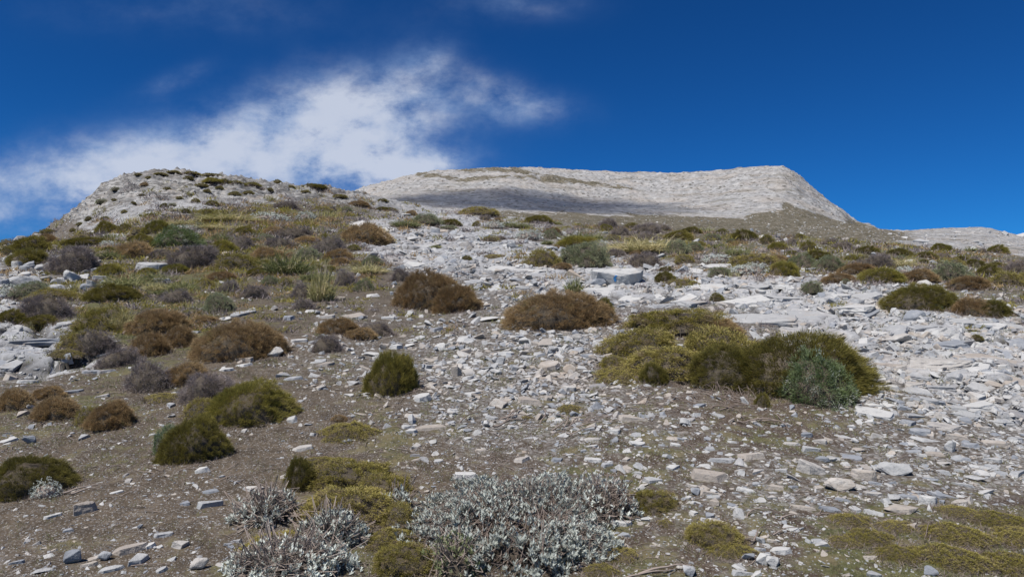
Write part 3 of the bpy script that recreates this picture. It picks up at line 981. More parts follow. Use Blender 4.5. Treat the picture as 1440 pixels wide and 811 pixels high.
def mat_core(seed):
    """the dead litter bed under a mat"""
    n = 26
    gx, gy = np.meshgrid(np.linspace(-1, 1, n), np.linspace(-1, 1, n), indexing='ij')
    a, q = np.arctan2(gy, gx), np.maximum(np.abs(gx), np.abs(gy))
    edge = 1 + .6 * fbm(np.cos(a) * 1.6 + seed, np.sin(a) * 1.6, 4, .65)
    x, y = np.cos(a) * q * edge, np.sin(a) * q * edge
    lum = fbm(x * 3.2 + seed, y * 3.2, 3, .55)
    z = np.clip((1 - q ** 2.2), 0, 1) * (.75 + .5 * lum) + .12 * lum - .14
    z = np.where(q > .97, -.3, z)
    V = np.stack([x, y, z], -1).reshape(-1, 3)
    i, j = np.meshgrid(np.arange(n - 1), np.arange(n - 1), indexing='ij')
    k = i * n + j
    F_ = np.concatenate([np.stack([k, k + n, k + n + 1], -1).reshape(-1, 3), np.stack([k, k + n + 1, k + 1], -1).reshape(-1, 3)])
    return V, F_, np.full(len(V), .5), np.full(len(V), .5)


def rosettes(seed, n, zf, leaf=0.05, per=7, amp=.25, flat=1.0, patchy=0.0):
    """silver shrub leaves: small upright whorls on stem tips over a lumpy dome"""
    r = np.random.default_rng(seed)
    d = dome_dirs(n, r, 0.0)
    rad = lump(d, seed, amp) * r.uniform(.78, 1.04, n)
    if patchy:
        pt = fbm(d[:, 0] * 2.4 + seed * 3, d[:, 1] * 2.4, 3, .6)
        keep = (pt > -.12) | (r.uniform(0, 1, n) > patchy)
        d, rad = d[keep], rad[keep]
        n = len(d)
    c = d * rad[:, None]
    c[:, 2] = np.maximum(c[:, 2], .02)
    ax = d * .5 + np.array([0, 0, .75]) + r.normal(size=d.shape) * .28
    ax /= np.linalg.norm(ax, axis=1)[:, None]
    C = np.repeat(c, per, 0)
    A = np.repeat(ax, per, 0)
    N = n * per
    s = np.cross(A, r.normal(size=(N, 3)))
    s /= np.linalg.norm(s, axis=1)[:, None] + 1e-9
    direc = A * r.uniform(.5, 1.3, N)[:, None] + s
    direc /= np.linalg.norm(direc, axis=1)[:, None]
    side = np.cross(direc, A)
    side /= np.linalg.norm(side, axis=1)[:, None] + 1e-9
    L = (leaf * r.uniform(.55, 1.15, N))[:, None]
    Wd = L * .2
    C = C - A * (r.uniform(0, 1, N) * leaf * .9)[:, None]
    mid = C + direc * L * .55
    V = np.stack([C, mid - side * Wd, mid + side * Wd, C + direc * L + A * L * .12], 1)
    k = np.arange(N)[:, None] * 4
    F_ = np.concatenate([k + [0, 2, 1], k + [1, 2, 3]], 0)
    tint = np.repeat(np.repeat(r.uniform(0, 1, n), per) * .6 + r.uniform(0, .4, N), 4)
    tip = np.tile([.3, .8, .8, 1.0], N)
    return V.reshape(-1, 3), F_, tint, tip, c, ax


def stems(seed, n, amp=.25, width=.008, tips=None, out_r=1.0):
    """woody stems from the middle out to the tips; three-sided tapered tubes bent once"""
    r = np.random.default_rng(seed + 5)
    if tips is None:
        d = dome_dirs(n, r, -.02)
        tips = d * (lump(d, seed, amp) * r.uniform(.75, 1.0, n) * out_r)[:, None]
    n = len(tips)
    start = tips * r.uniform(.15, .55, n)[:, None]
    start[:, 2] = start[:, 2] * .3
    mid = (start + tips) / 2 + r.normal(size=(n, 3)) * .06
    parts = []
    ring = []
    for P, w in ((start, 1.4), (mid, 1.0), (tips, .45)):
        for k in range(3):
            an = k * 2.094
            ring.append(P + np.array([math.cos(an), math.sin(an), 0.3 * math.sin(an)]) * width * w)
    V = np.stack(ring, 1)
    k = np.arange(n)[:, None] * 9
    fs = []
    for lv in (0, 3):
        for i in range(3):
            j = (i + 1) % 3
            fs += [k + [lv + i, lv + j, lv + 3 + j], k + [lv + i, lv + 3 + j, lv + 3 + i]]
    return V.reshape(-1, 3), np.concatenate(fs, 0), np.repeat(r.uniform(0, 1, n), 9), np.tile([.3] * 3 + [.7] * 3 + [1.0] * 3, n)


_cache = {}


def plant_mesh(shape, lod, var):
    key = (shape, lod, var)
    if key in _cache:
        return _cache[key]
    sd = abs(hash((shape, var))) % 1 + {'cushion': 11, 'soft': 31, 'tussock': 51, 'mat': 71, 'silver': 91, 'wiry': 111}[shape] + var * 3
    N = {-1: 1.7, 0: 1.0, 1: .45, 2: .12}[lod]
    wk = {-1: .72, 0: 1.0, 1: 1.5, 2: 3.0}[lod]
    if shape == 'cushion':
        fol = cushion(sd, int(32000 * N), .085 if lod < 0 else .15, (.0050 if lod <= 0 else .0062) * wk, .42, tufts=1300 if lod < 0 else 700 if lod == 0 else 300)
    elif shape == 'soft':
        fol = cushion(sd, int(17000 * N), .085, .0105 * wk, .8, amp=.28, tufts=600)
    elif shape == 'wiry':
        fol = cushion(sd, int(17000 * N), .13, .0048 * wk, .8, amp=.3, tufts=340)
    elif shape == 'tussock':
        fol = tussock(sd, int(1500 * N + 60), 1.0, .011 * wk)
    elif shape == 'mat':
        fol = mat_plant(sd, int(11000 * N), .0105 * wk, .085)
    elif shape == 'silver':
        v = rosettes(sd, int(950 * N), 1, .10, 7, .3)
        fol = v[:4]
    if shape in ('cushion', 'soft', 'wiry'):
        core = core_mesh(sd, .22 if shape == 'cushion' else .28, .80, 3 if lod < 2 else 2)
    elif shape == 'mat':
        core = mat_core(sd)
    elif shape == 'silver':
        core = join([core_mesh(sd, .3, .72, 2), stems(sd, int(500 * N), .3, .008)])
    else:
        core = None
    _cache[key] = (fol, core)
    return _cache[key]


_mesh = {}


def get_mesh(shape, lod, var, what):
    key = (shape, lod, var, what)
    if key not in _mesh:
        fol, core = plant_mesh(shape, lod, var)
        if what == 'foliage':
            me = mesh_np(shape + "_foliage", fol[0], fol[1], (FOL['green'],), False, {'tint': fol[2], 'tip': fol[3]})
        elif what == 'core':
            me = mesh_np(shape + "_core", core[0], core[1], (FOL['core'],), True, {'tint': core[2], 'tip': core[3]})
        else:
            v, f, t, p = join([fol, core]) if core is not None else fol
            mi = np.zeros(len(f), int)
            mi[len(fol[1]):] = 1
            me = mesh_np(shape, v, f, (FOL['green'], FOL['core']), False, {'tint': t, 'tip': p}, mi)
        _mesh[key] = me
    return _mesh[key]


def set_mat(o, name, slot=0):
    o.material_slots[slot].link = 'OBJECT'
    o.material_slots[slot].material = FOL[name]


things = []      # every labelled individual: dict(obj, px, py, w, kind, desc)
# kind -> (shape, noun)
SPEC = {
    'green': ('cushion', 'dark green spiny cushion shrub', 'cushion_shrub', 'shrub'),
    'olive': ('cushion', 'olive green cushion shrub', 'cushion_shrub', 'shrub'),
    'brown': ('cushion', 'golden brown cushion shrub', 'cushion_shrub', 'shrub'),
    'purple': ('wiry', 'grey purple twiggy cushion shrub', 'cushion_shrub', 'shrub'),
    'greygreen': ('soft', 'grey green dome shrub', 'cushion_shrub', 'shrub'),
    'fresh': ('soft', 'fresh green leafy dome shrub', 'cushion_shrub', 'shrub'),
    'yellow': ('mat', 'yellow green mat plant', 'mat_plant', 'mat plant'),
    'mossy': ('soft', 'yellow green mossy cushion', 'cushion_shrub', 'shrub'),
    'straw': ('tussock', 'straw coloured grass tussock', 'grass_tussock', 'grass'),
    'grass': ('tussock', 'green grass tussock', 'grass_tussock', 'grass'),
    'silver': ('silver', 'silver leaved shrub', 'silver_shrub', 'shrub'),
}
GROUPS = {'cushion_shrub': 'cushion shrubs growing on the stony slope', 'mat_plant': 'low yellow green mats on the ground',
          'grass_tussock': 'grass tussocks among the shrubs', 'silver_shrub': 'silver leaved shrubs on the slope'}


def plant(kind, px, py, w, h, label=None, rz=None, var=None, flat=None):
    shape, noun, name, cat = SPEC[kind]
    fol = {'mossy': 'yellow'}.get(kind, kind)
    G = pick(px, py)[0]
    if np.isnan(G[0]):
        for dy in (2, 4, 7, 11):
            G = pick(px, py + dy)[0]
            if not np.isnan(G[0]):
                break
        else:
            return None
    d = G[3]
    a = w * d / F / 2
    fwd = Vector((G[0], G[1])).normalized()
    drop = 1.6 / d                      # view angle over the plane
    if shape == 'tussock':
        depth = a * .3
        hz = h * d / F
    elif shape == 'mat':
        depth = a * .75
        dep_px = F * drop * (2 * depth / d)
        depth_r = max(.35 * a, (h * d / F) / max(drop, .05) / 2 * .8)
        depth = min(depth_r, a * 1.1)
        hz = min(max(.10 * a, h * d / F * .45), .35 * a)
    else:
        depth = a * .8
        hz = max(h * d / F - depth * drop * .6, a * .38)
    cx, cy = G[0] + fwd.x * depth * .85, G[1] + fwd.y * depth * .85
    cz = float(ground_z(cx, cy))
    pxw = w
    lod = -1 if pxw > 88 and shape == 'cushion' else 0 if pxw > 70 else (1 if pxw > 26 else 2)
    if var is None:
        var = rnd.randrange(5 if lod else 4)
    if lod == 2:
        var = var % 4
    sx = a * rnd.uniform(.94, 1.04) * (0.97 if shape != 'tussock' else 1.35)
    if shape == 'tussock':
        sc = (sx, sx * .8, hz)
    elif shape == 'mat':
        sc = (sx, max(depth, .3 * a), hz)
    else:
        sc = (sx, a * .8, hz * .95)
    yaw = math.atan2(-fwd.x, fwd.y) if shape == 'mat' or w > 1.8 * h else math.atan2(-fwd.x, fwd.y) + rnd.uniform(-.5, .5)
    flip = rnd.choice([0, math.pi])
    tilt = math.atan(SLOPE) * (1.0 if shape == 'mat' else .4) * (-1 if flip else 1)
    matname = fol
    has_core = shape != 'tussock'
    if lod < 2 and has_core:
        o = bpy.data.objects.new(name, None)
        o.empty_display_size = .2
        link(o)
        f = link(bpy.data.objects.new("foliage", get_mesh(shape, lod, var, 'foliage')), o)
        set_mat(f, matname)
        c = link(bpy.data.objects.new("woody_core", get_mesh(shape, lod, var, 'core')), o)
        if shape == 'silver':
            set_mat(c, 'wood')
        elif shape == 'mat':
            set_mat(c, 'core')
    else:
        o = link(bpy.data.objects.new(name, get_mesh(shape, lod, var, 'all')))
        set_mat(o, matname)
        if shape == 'silver':
            set_mat(o, 'wood', 1)
    o.location = (cx, cy, cz - hz * (.04 if shape != 'mat' else .02))
    o.rotation_euler = (tilt, 0, yaw + flip)
    o.scale = sc
    o["category"] = cat
    o["group"] = GROUPS[name]
    ratio = h / w
    size = 'tiny' if w < 18 else 'small' if w < 34 else 'medium sized' if w < 60 else 'large'
    desc = ('low ' if ratio < .36 and shape != 'mat' else '') + noun
    things.append(dict(o=o, px=px, py=py - h / 2, w=w, desc=desc, size=size, label=label, name=name))
    if label:
        o["label"] = label
    occupied.append((cx, cy, a * (1.0 if shape != 'mat' else .9), cz, hz, px, py, w, h))
    return o


PL = """
green 1035 548 150 64
green 1120 561 232 98|largest dark green spiny cushion shrub, right of centre
fresh 1148 571 116 76|fresh green dome shrub in front of the largest dark green cushion
green 921 541 44 30|small dark green tuft at the lower edge of the big yellow mat
mossy 945 470 150 38
mossy 1010 520 130 62
mossy 905 505 130 44
mossy 950 536 150 48|big yellow green mat left of the largest dark green cushion
yellow 870 540 90 30
mossy 862 520 50 20
brown 1005 474 80 24
green 554 556 78 66|bright olive tufty shrub alone on the central scree
olive 347 598 128 66|large olive spiny cushion beside the bare dirt path
green 268 650 98 66|dark green spiny cushion below the large olive cushion
fresh 233 640 40 44|narrow grey green shrub hugging the left side of a dark green cushion
mossy 290 590 56 30
brown 600 436 98 60|golden brown cushion left behind its rounder twin, above centre
brown 640 440 72 42|round golden brown cushion overlapping its larger twin
brown 795 464 162 60|widest golden brown cushion shrub, at the centre of the scree
green 846 442 34 24
grass 807 412 24 34|small upright grass tuft standing behind the widest brown cushion
brown 345 506 128 60|wide golden brown cushion on the left slope above the path
purple 314 508 36 22
brown 228 470 84 38
brown 214 502 58 34
brown 252 489 48 32|rust brown round cushion in front of a brown cluster
green 425 690 50 46|small dark green cushion with violet flowers at the mat's corner
mossy 500 690 120 44
mossy 545 702 80 36
mossy 500 738 150 56
mossy 560 745 60 40
yellow 440 780 90 60
mossy 395 790 120 36
mossy 566 812 100 44
yellow 550 775 100 44
mossy 530 722 60 26
yellow 460 660 90 22
mossy 912 722 76 34
yellow 890 718 90 30
mossy 1000 772 90 38
yellow 1020 785 90 30
yellow 935 742 30 24
yellow 870 790 60 30
yellow 845 812 60 26
yellow 1195 742 70 28
yellow 1222 768 84 34
yellow 1185 770 50 22
yellow 1262 750 60 26
yellow 1262 790 80 30
yellow 1340 765 110 40
yellow 1400 742 100 30
yellow 1345 728 70 20
yellow 1430 770 90 44
yellow 1330 800 130 46
yellow 1425 812 120 50
yellow 492 620 96 36
brown 478 594 26 10
green 45 696 128 60|dark brown green shrub at the left edge with silver sprigs
silver 62 700 44 26
silver 20 680 34 26
brown 155 604 72 40
brown 75 592 62 34
brown 18 578 50 32
brown 66 562 46 18
yellow 232 567 68 20
mossy 128 598 40 28
purple 62 452 76 40|grey lilac dome above the left bedrock sheet
green 52 466 62 20
green 14 452 34 18
purple 204 551 64 46|dark grey purple dome above the yellow mat on the left
brown 260 543 66 34
purple 298 566 86 42
purple 137 502 56 34
purple 168 516 58 28
mossy 112 492 62 30
yellow 92 510 46 30
purple 208 461 48 28
mossy 150 468 90 40
mossy 80 422 80 18
green 165 424 80 26
straw 172 464 34 42|pale straw tussock rising out of a yellow green cushion
greygreen 306 439 46 28|small grey green dome left of the tall straw tussock
purple 252 426 44 20
purple 356 419 42 20
purple 322 410 28 16
brown 480 470 58 24
purple 462 496 48 26
purple 532 472 50 20
brown 505 478 46 16
straw 452 424 34 62|tallest straw coloured grass tussock, left of centre
grass 405 386 60 38|big green grass tussock on the left slope beside a purple shrub
purple 425 420 38 24
purple 428 436 30 18
greygreen 512 410 32 18
purple 562 396 30 20
purple 487 402 30 24
brown 512 343 70 30|brown cushion shrub on the pale outcrop above centre
mossy 485 336 24 14
purple 467 358 52 26
brown 474 366 44 16
brown 478 372 32 10
olive 497 353 22 10
grass 570 320 38 16
greygreen 598 315 44 15
green 632 317 32 9
green 670 318 13 7
greygreen 630 324 28 7
mossy 676 303 62 9
silver 697 322 28 10
grass 715 320 20 14
brown 507 291 28 8
green 540 296 32 6
green 538 284 16 5
mossy 475 313 14 4
silver 430 312 36 15
silver 385 314 52 15
purple 405 294 36 10
mossy 452 298 30 7
green 445 268 36 6
green 391 258 13 6
green 379 270 11 5
brown 388 330 32 11
purple 420 335 62 15
brown 432 343 46 11
yellow 695 363 48 8
mossy 765 374 56 26|bright yellow green cushion left of the grey green lumpy dome
greygreen 818 376 74 36|grey green lumpy dome beside the bright yellow green cushion
brown 792 379 28 9
straw 905 357 94 30|wide straw coloured tussock bank above the blue marked boulder
greygreen 950 358 40 21
greygreen 977 354 30 14
purple 907 375 48 22|dark grey purple shrub behind the blue marked boulder
green 934 396 28 15
green 936 382 24 8
yellow 958 402 58 26|tan yellow cushion right of the blue marked boulder
brown 893 358 18 6
grass 820 342 62 22
olive 810 350 66 18
silver 842 349 34 12
silver 742 337 44 14
grass 770 344 16 11
grass 728 321 36 12
green 755 314 40 11
purple 857 321 30 14
olive 853 324 22 9
green 890 320 24 8
purple 910 329 46 16
purple 935 324 20 9
green 970 328 30 9
green 952 337 44 13
green 1048 339 40 16
olive 1015 329 20 8
green 1078 343 22 14
silver 1004 371 44 15
grass 1033 361 36 20
mossy 1055 374 70 18
silver 1052 386 64 17
olive 1091 352 28 12
green 1136 353 24 15
purple 1167 344 22 10
purple 1113 344 20 10
olive 1103 388 42 22
greygreen 1127 378 48 21
greygreen 1168 382 42 22
purple 1228 378 60 20
brown 1208 386 48 16
olive 1242 398 66 22
brown 1288 397 56 18
greygreen 1337 396 64 28|grey green dome behind the big dark cushion on the right
brown 1364 408 54 20
mossy 1415 402 56 20
purple 1437 386 44 22
purple 1408 384 24 12
green 1302 363 30 10
green 1262 360 34 11
green 1217 357 38 12
purple 1187 351 30 10
green 1350 369 28 9
green 1372 376 30 12
green 1397 376 28 8
brown 1182 397 48 15
greygreen 1140 412 30 18|little grey green dome alone on the pale slabs
brown 1092 368 36 10
green 1152 365 42 13
green 1298 435 102 42|big dark green cushion among the slabs on the right
brown 1362 444 52 26
green 1398 447 50 26
fresh 1314 436 26 10
green 1374 481 18 9
greygreen 1190 400 12 8
green 1008 424 20 12
green 45 374 52 25|dark green dome above the left boulder heap
green 42 355 56 24
green 10 358 26 12
purple 110 386 74 38|broad grey purple shrub above the left boulders
green 122 347 68 15
green 152 328 30 16
green 177 326 24 12
brown 187 363 54 24
grass 155 364 32 16
fresh 252 349 78 30|green dome with silvery top on the left slope
silver 262 326 44 10
olive 222 328 42 20
green 203 340 30 12
purple 226 364 42 14
purple 275 378 78 34
olive 312 357 48 20
mossy 337 380 58 26
purple 342 352 46 20
brown 315 395 42 14
grass 180 406 64 26
grass 258 410 40 22
greygreen 48 417 52 22
straw 325 314 80 18
straw 310 325 60 14
green 343 330 32 12
straw 262 318 40 12
grass 240 416 50 14
silver 20 420 50 22
mossy 290 405 30 14
straw 225 410 40 18
olive 250 385 40 14
brown 380 365 50 16
purple 392 350 46 16
green 360 388 30 12
brown 290 455 40 12
green 1072 573 24 22
green 1010 820 20 10
yellow 800 582 40 16
yellow 940 575 18 8
yellow 740 590 20 12
green 252 281 10 4
green 276 285 14 7
green 330 276 18 6
green 231 292 12 7
green 236 267 10 4
green 200 276 9 4
green 160 283 8 4
green 209 252 9 4
olive 302 262 32 7
green 315 258 18 6
green 266 254 14 6
green 125 311 12 7
green 147 310 14 6
green 102 326 9 5
green 68 331 24 7
green 112 317 10 5
green 290 272 12 5
green 308 266 12 5
green 350 272 16 5
green 262 300 14 6
green 300 290 20 7
green 285 264 20 5
olive 330 256 30 5
olive 355 262 26 5
green 245 246 20 4
green 270 246 22 4
green 225 247 20 4
olive 300 249 26 5
green 195 249 12 4
green 410 264 12 4
green 430 271 14 4
green 480 280 20 5
green 175 300 9 5
green 188 288 8 4
green 215 305 10 5
"""
for ln in PL.strip().split('\n'):
    lab = None
    if '|' in ln:
        ln, lab = ln.split('|')
    k, x, y, w, h = ln.split()
    plant(k, float(x), float(y), float(w), float(h), lab)

# smaller shrubs filling the vegetated slope between the ones above
nfill = 0
for _ in range(4000):
    ncush = sum(1 for t in things if t['name'] == 'cushion_shrub')
    py = rnd.choice([rnd.uniform(262, 345), rnd.uniform(300, 420), rnd.uniform(330, 400)])
    px = rnd.uniform(-30, 1470)
    g = float(sample_map(G_MAP, np.array([px]), np.array([py]))[0])
    if rnd.random() > (g * 1.25) ** 2.2:
        continue
    sc = 0.5 + max(0, (py - 300)) / 120
    w = rnd.uniform(15, 38) * sc
    if any(abs(px - q[5]) < (q[7] + w) * .30 and abs(py - q[6]) < (q[8] + w * .4) * .30 for q in occupied):
        continue
    left = px < 520
    kk = rnd.choices(['green', 'brown', 'purple', 'greygreen', 'mossy', 'grass', 'straw', 'silver', 'olive'],
                     [3, 3, 3, 1.5, 2.5, 1.6 if left else 1, 1.0 if left else .4, 1.0, 3])[0]
    gg = pick(px, py)[0]
    if np.isnan(gg[0]) or gg[3] > 95:
        continue
    if plant(kk, px, py, w, w * rnd.uniform(.36, .5) * (1.2 if kk in ('grass', 'straw') else 1)) is not None:
        nfill += 1
    if nfill > 230 or ncush > 296:
        break
print("plants", len(things), time.time() - T0)

import collections
print(collections.Counter(t['name'] for t in things))

# ------------------------------------------------------------------ stones read one by one from the photograph
SL_MESH = [mesh_np("slate", v, f, (STONE,), False, {'tint': np.zeros(len(v))}) for v, f in slates]
BL_MESH = [mesh_np("block", v, f, (STONE,), False, {'tint': np.zeros(len(v))}) for v, f in blocks]
BO_MESH = [mesh_np("boulder", v, f, (STONE,), False, {'tint': np.zeros(len(v))}) for v, f in boulders]
TONES = {'w': (.93, 0, 'chalky white'), 'g': (.5, 0, 'pale grey'), 't': (.6, .9, 'tan'), 'b': (.22, 0, 'blue grey'),
         'n': (.25, .95, 'brown'), 'd': (.02, 0, 'dark grey'), 'x': (.7, .78, 'cream')}


SB_MESH = []
for k in range(7):
    v, f = hull(slate_pts(rnd, rnd.choice([5, 6, 7]), .9), 0.03)
    v, f = rough(v, f, 3, .045, 1.6, k * 5.1)
    SB_MESH.append(mesh_np("slab_rock", v, f, (STONE,), False, {'tint': np.zeros(len(v))}))


def put_stone(px, py, w, h, tone, name='stone', label=None, lean=None, yaw=None, shape=None, thick=None, sub=False):
    G = pick(px, py + h * .35)[0]
    if np.isnan(G[0]):
        return None
    d = G[3]
    wm, hm = w * d / F * 1.16, h * d / F * 1.16
    drop = 1.6 / d
    ratio = w / h
    fwd = Vector((G[0], G[1])).normalized()
    gx = float((ground_z(G[0], G[1] + .25) - ground_z(G[0], G[1] - .25)) / .5)
    if shape == 'boulder':
        me = rnd.choice(BO_MESH)
        sc = (wm / 2, wm / 2 * .8, hm * .62)
        lift = hm * .2
        word = 'craggy'
    elif name == 'rock_slab':
        me = rnd.choice(SB_MESH)
        th = min(.34 * hm, .17 * wm)
        dep = min(max((hm - th) / max(drop + .03, .07), .4 * wm), 1.25 * wm)
        sc = (wm / 2 * 1.08, dep / 2 / .78, th * 1.15)
        lift = th * (.05 if w < 80 else -.25)
        word = 'flat'
    elif ratio < 1.35:
        me = rnd.choice(BL_MESH)
        sc = (wm / 2 * 1.05, wm / 2 * .8, hm * .85)
        lift = hm * .28
        word = 'upright' if ratio < 1 else 'blocky'
    else:
        me = rnd.choice(SL_MESH if rnd.random() < .8 or ratio > 2.2 else BL_MESH)
        th = thick * wm if thick else min(.42 * hm, .28 * wm)
        dep = min(max((hm - th) / max(drop + .05, .08), .35 * wm), 1.15 * wm)
        sc = (wm / 2 * 1.06, dep / 2 / .78, th if me in SL_MESH else th * .9)
        lift = th * .32
        word = 'thin flat' if ratio > 2.9 else 'flat'
    o = link(bpy.data.objects.new(name, me))
    gz = G[2]
    if name == 'rock_slab':
        ox, oy = np.meshgrid(np.linspace(-.4, .4, 5) * wm, np.linspace(-.35, .35, 5) * wm)
        zz = ground_z(G[0] + ox.ravel(), G[1] + .1 * wm + oy.ravel()) - gx * (oy.ravel() + .1 * wm)
        gz = float(np.percentile(zz, 30)) + gx * .1 * wm
    o.location = (G[0], G[1] + .1 * wm, gz + lift)
    if yaw is None:
        yaw = rnd.uniform(-.3, .3) + rnd.choice([0, math.pi])
        sg = 1 if abs(yaw) < 1 else -1
    else:
        sg = 1
    Mx = Matrix.Rotation(math.atan(gx) + rnd.gauss(0, .06), 4, 'X') @ Matrix.Rotation((lean or 0) + rnd.gauss(0, .06), 4, 'Y') @ Matrix.Rotation(yaw - math.atan2(fwd.x, fwd.y), 4, 'Z')
    o.rotation_euler = Mx.to_euler()
    o.scale = sc
    tv = TONES[tone]
    if name == 'rock_slab':
        o["kind"] = 'thing'
    o["tone"] = max(0, min(1, tv[0] + rnd.uniform(-.08, .08)))
    o["tan"] = tv[1]
    o["category"] = {'stone': 'stone', 'boulder': 'boulder', 'rock_slab': 'rock slab'}[name]
    o["group"] = {'stone': 'loose stones lying on the slope', 'boulder': 'boulders lying on the slope', 'rock_slab': 'rock slabs breaking out of the slope'}[name]
    size = 'tiny' if w < 12 else 'small' if w < 20 else 'medium sized' if w < 32 else 'large'
    noun = {'stone': 'stone', 'boulder': 'boulder', 'rock_slab': 'rock slab'}[name]
    things.append(dict(o=o, px=px, py=py, w=w, desc=f"{tv[2]} {word} {noun}", size=size, label=label, name=noun))
    if label:
        o["label"] = label
    rocks_at.append((G[0], G[1], wm / 2, px, py, w, h))
    return o


rocks_at = []
SLABS = """
1060 441 160 30 g|broad smooth pale bedrock sheet behind the largest dark green cushion
1040 415 96 24 w
985 424 60 20 g
1004 402 70 14 w
1108 414 62 22 g
1152 440 70 22 g
1196 428 60 24 w
1120 398 60 12 w
1075 402 56 12 g
900 416 84 14 w
855 410 70 12 w
930 428 60 12 g
962 415 40 12 w
1180 462 62 20 g
1235 458 50 18 w
1272 462 56 24 g
1332 478 60 24 b
1318 499 78 32 x|striped cream rock slab tilted among the jumble on the right
1355 449 40 12 g
1382 453 30 18 b
1397 458 44 12 w
1424 453 40 11 g
1420 475 60 18 b
1255 510 46 12 n
1378 512 36 18 w
1345 520 40 16 g
1398 497 96 24 n|broad brown weathered bedrock sheet at the right edge
1420 530 60 20 n
705 375 50 12 w
745 378 70 12 w
770 385 56 10 g
720 402 50 9 g
560 300 50 7 w
500 316 46 8 w
455 322 44 8 w
540 322 34 7 w
600 345 40 9 g
640 338 44 9 g
45 470 120 22 b|blue grey bedrock sheet below the grey lilac dome
30 492 90 20 b
100 480 80 20 g
70 505 60 14 g
20 512 50 12 g
140 492 40 12 g
340 438 42 14 g
300 432 40 10 g
610 392 46 10 g
575 372 50 10 w
660 392 40 9 g
1010 372 46 10 w
965 378 40 8 w
1045 350 30 6 w
1230 415 44 18 g
1175 410 40 16 w
1225 440 36 16 b
1300 460 40 14 g
1210 480 50 14 g
1290 520 44 14 g
1420 560 44 14 b
1255 300 2 1 g
"""
for ln in SLABS.strip().split('\n'):
    lab = None
    if '|' in ln:
        ln, lab = ln.split('|')
    x, y, w, h, t = ln.split()
    if float(w) > 5:
        put_stone(float(x), float(y), float(w), float(h), t, 'rock_slab', lab, thick=.13 if float(w) > 50 else None)

for _ in range(400):
    bx, by = rnd.uniform(930, 1438), rnd.uniform(400, 600)
    if len([1 for t in things if t['name'] == 'rock slab']) > 96:
        break
    if float(sample_map(S_MAP, np.array([bx]), np.array([by]))[0]) < .62 or by > 560 and bx < 1230:
        continue
    if any(abs(bx - q[5]) < q[7] * .6 + 15 and -q[8] - 8 < by - q[6] < 10 for q in occupied if q[7] > 12):
        continue
    if any(abs(bx - q[3]) < (q[5] + 34) * .42 and abs(by - q[4]) < (q[6] + 12) * .5 for q in rocks_at):
        continue
    bw = rnd.uniform(28, 56)
    put_stone(bx, by, bw, bw * rnd.uniform(.3, .42), rnd.choice('ggwwbx'), 'rock_slab')

BOULD = """
31 393 40 24 g
39 376 24 13 g
54 377 18 13 g
99 386 24 28 w|pointed pale boulder below the broad grey purple shrub
60 391 24 12 g
126 401 18 20 w
122 387 22 11 g
142 396 14 11 b
4 397 16 15 b
80 396 16 10 g
14 364 22 13 w
24 370 16 13 w
4 380 16 10 g
215 375 50 22 g|overhanging grey boulder with dark underside on the left slope
226 394 24 11 g
82 454 32 18 g
842 395 20 16 d
116 714 31 25 n|squarish brown grey boulder standing on the bare dirt path
1184 679 38 28 t|blocky tan boulder with cracks in the right foreground
1139 656 44 23 x|cream boulder with dark underside in the right foreground
1217 667 36 21 t
1261 657 44 27 g|large grey slab like boulder right of the blocky tan boulder
1310 703 30 19 w
774 489 22 19 g
1285 441 36 22 b|blue grey plate leaning against the slope below the big dark cushion
1265 474 38 23 x
94 504 18 16 b
"""
for ln in BOULD.strip().split('\n'):
    lab = None
    if '|' in ln:
        ln, lab = ln.split('|')
    x, y, w, h, t = ln.split()
    put_stone(float(x), float(y), float(w), float(h), t, 'boulder', lab, shape='boulder', lean=-.3 if lab and 'leaning' in lab else None)

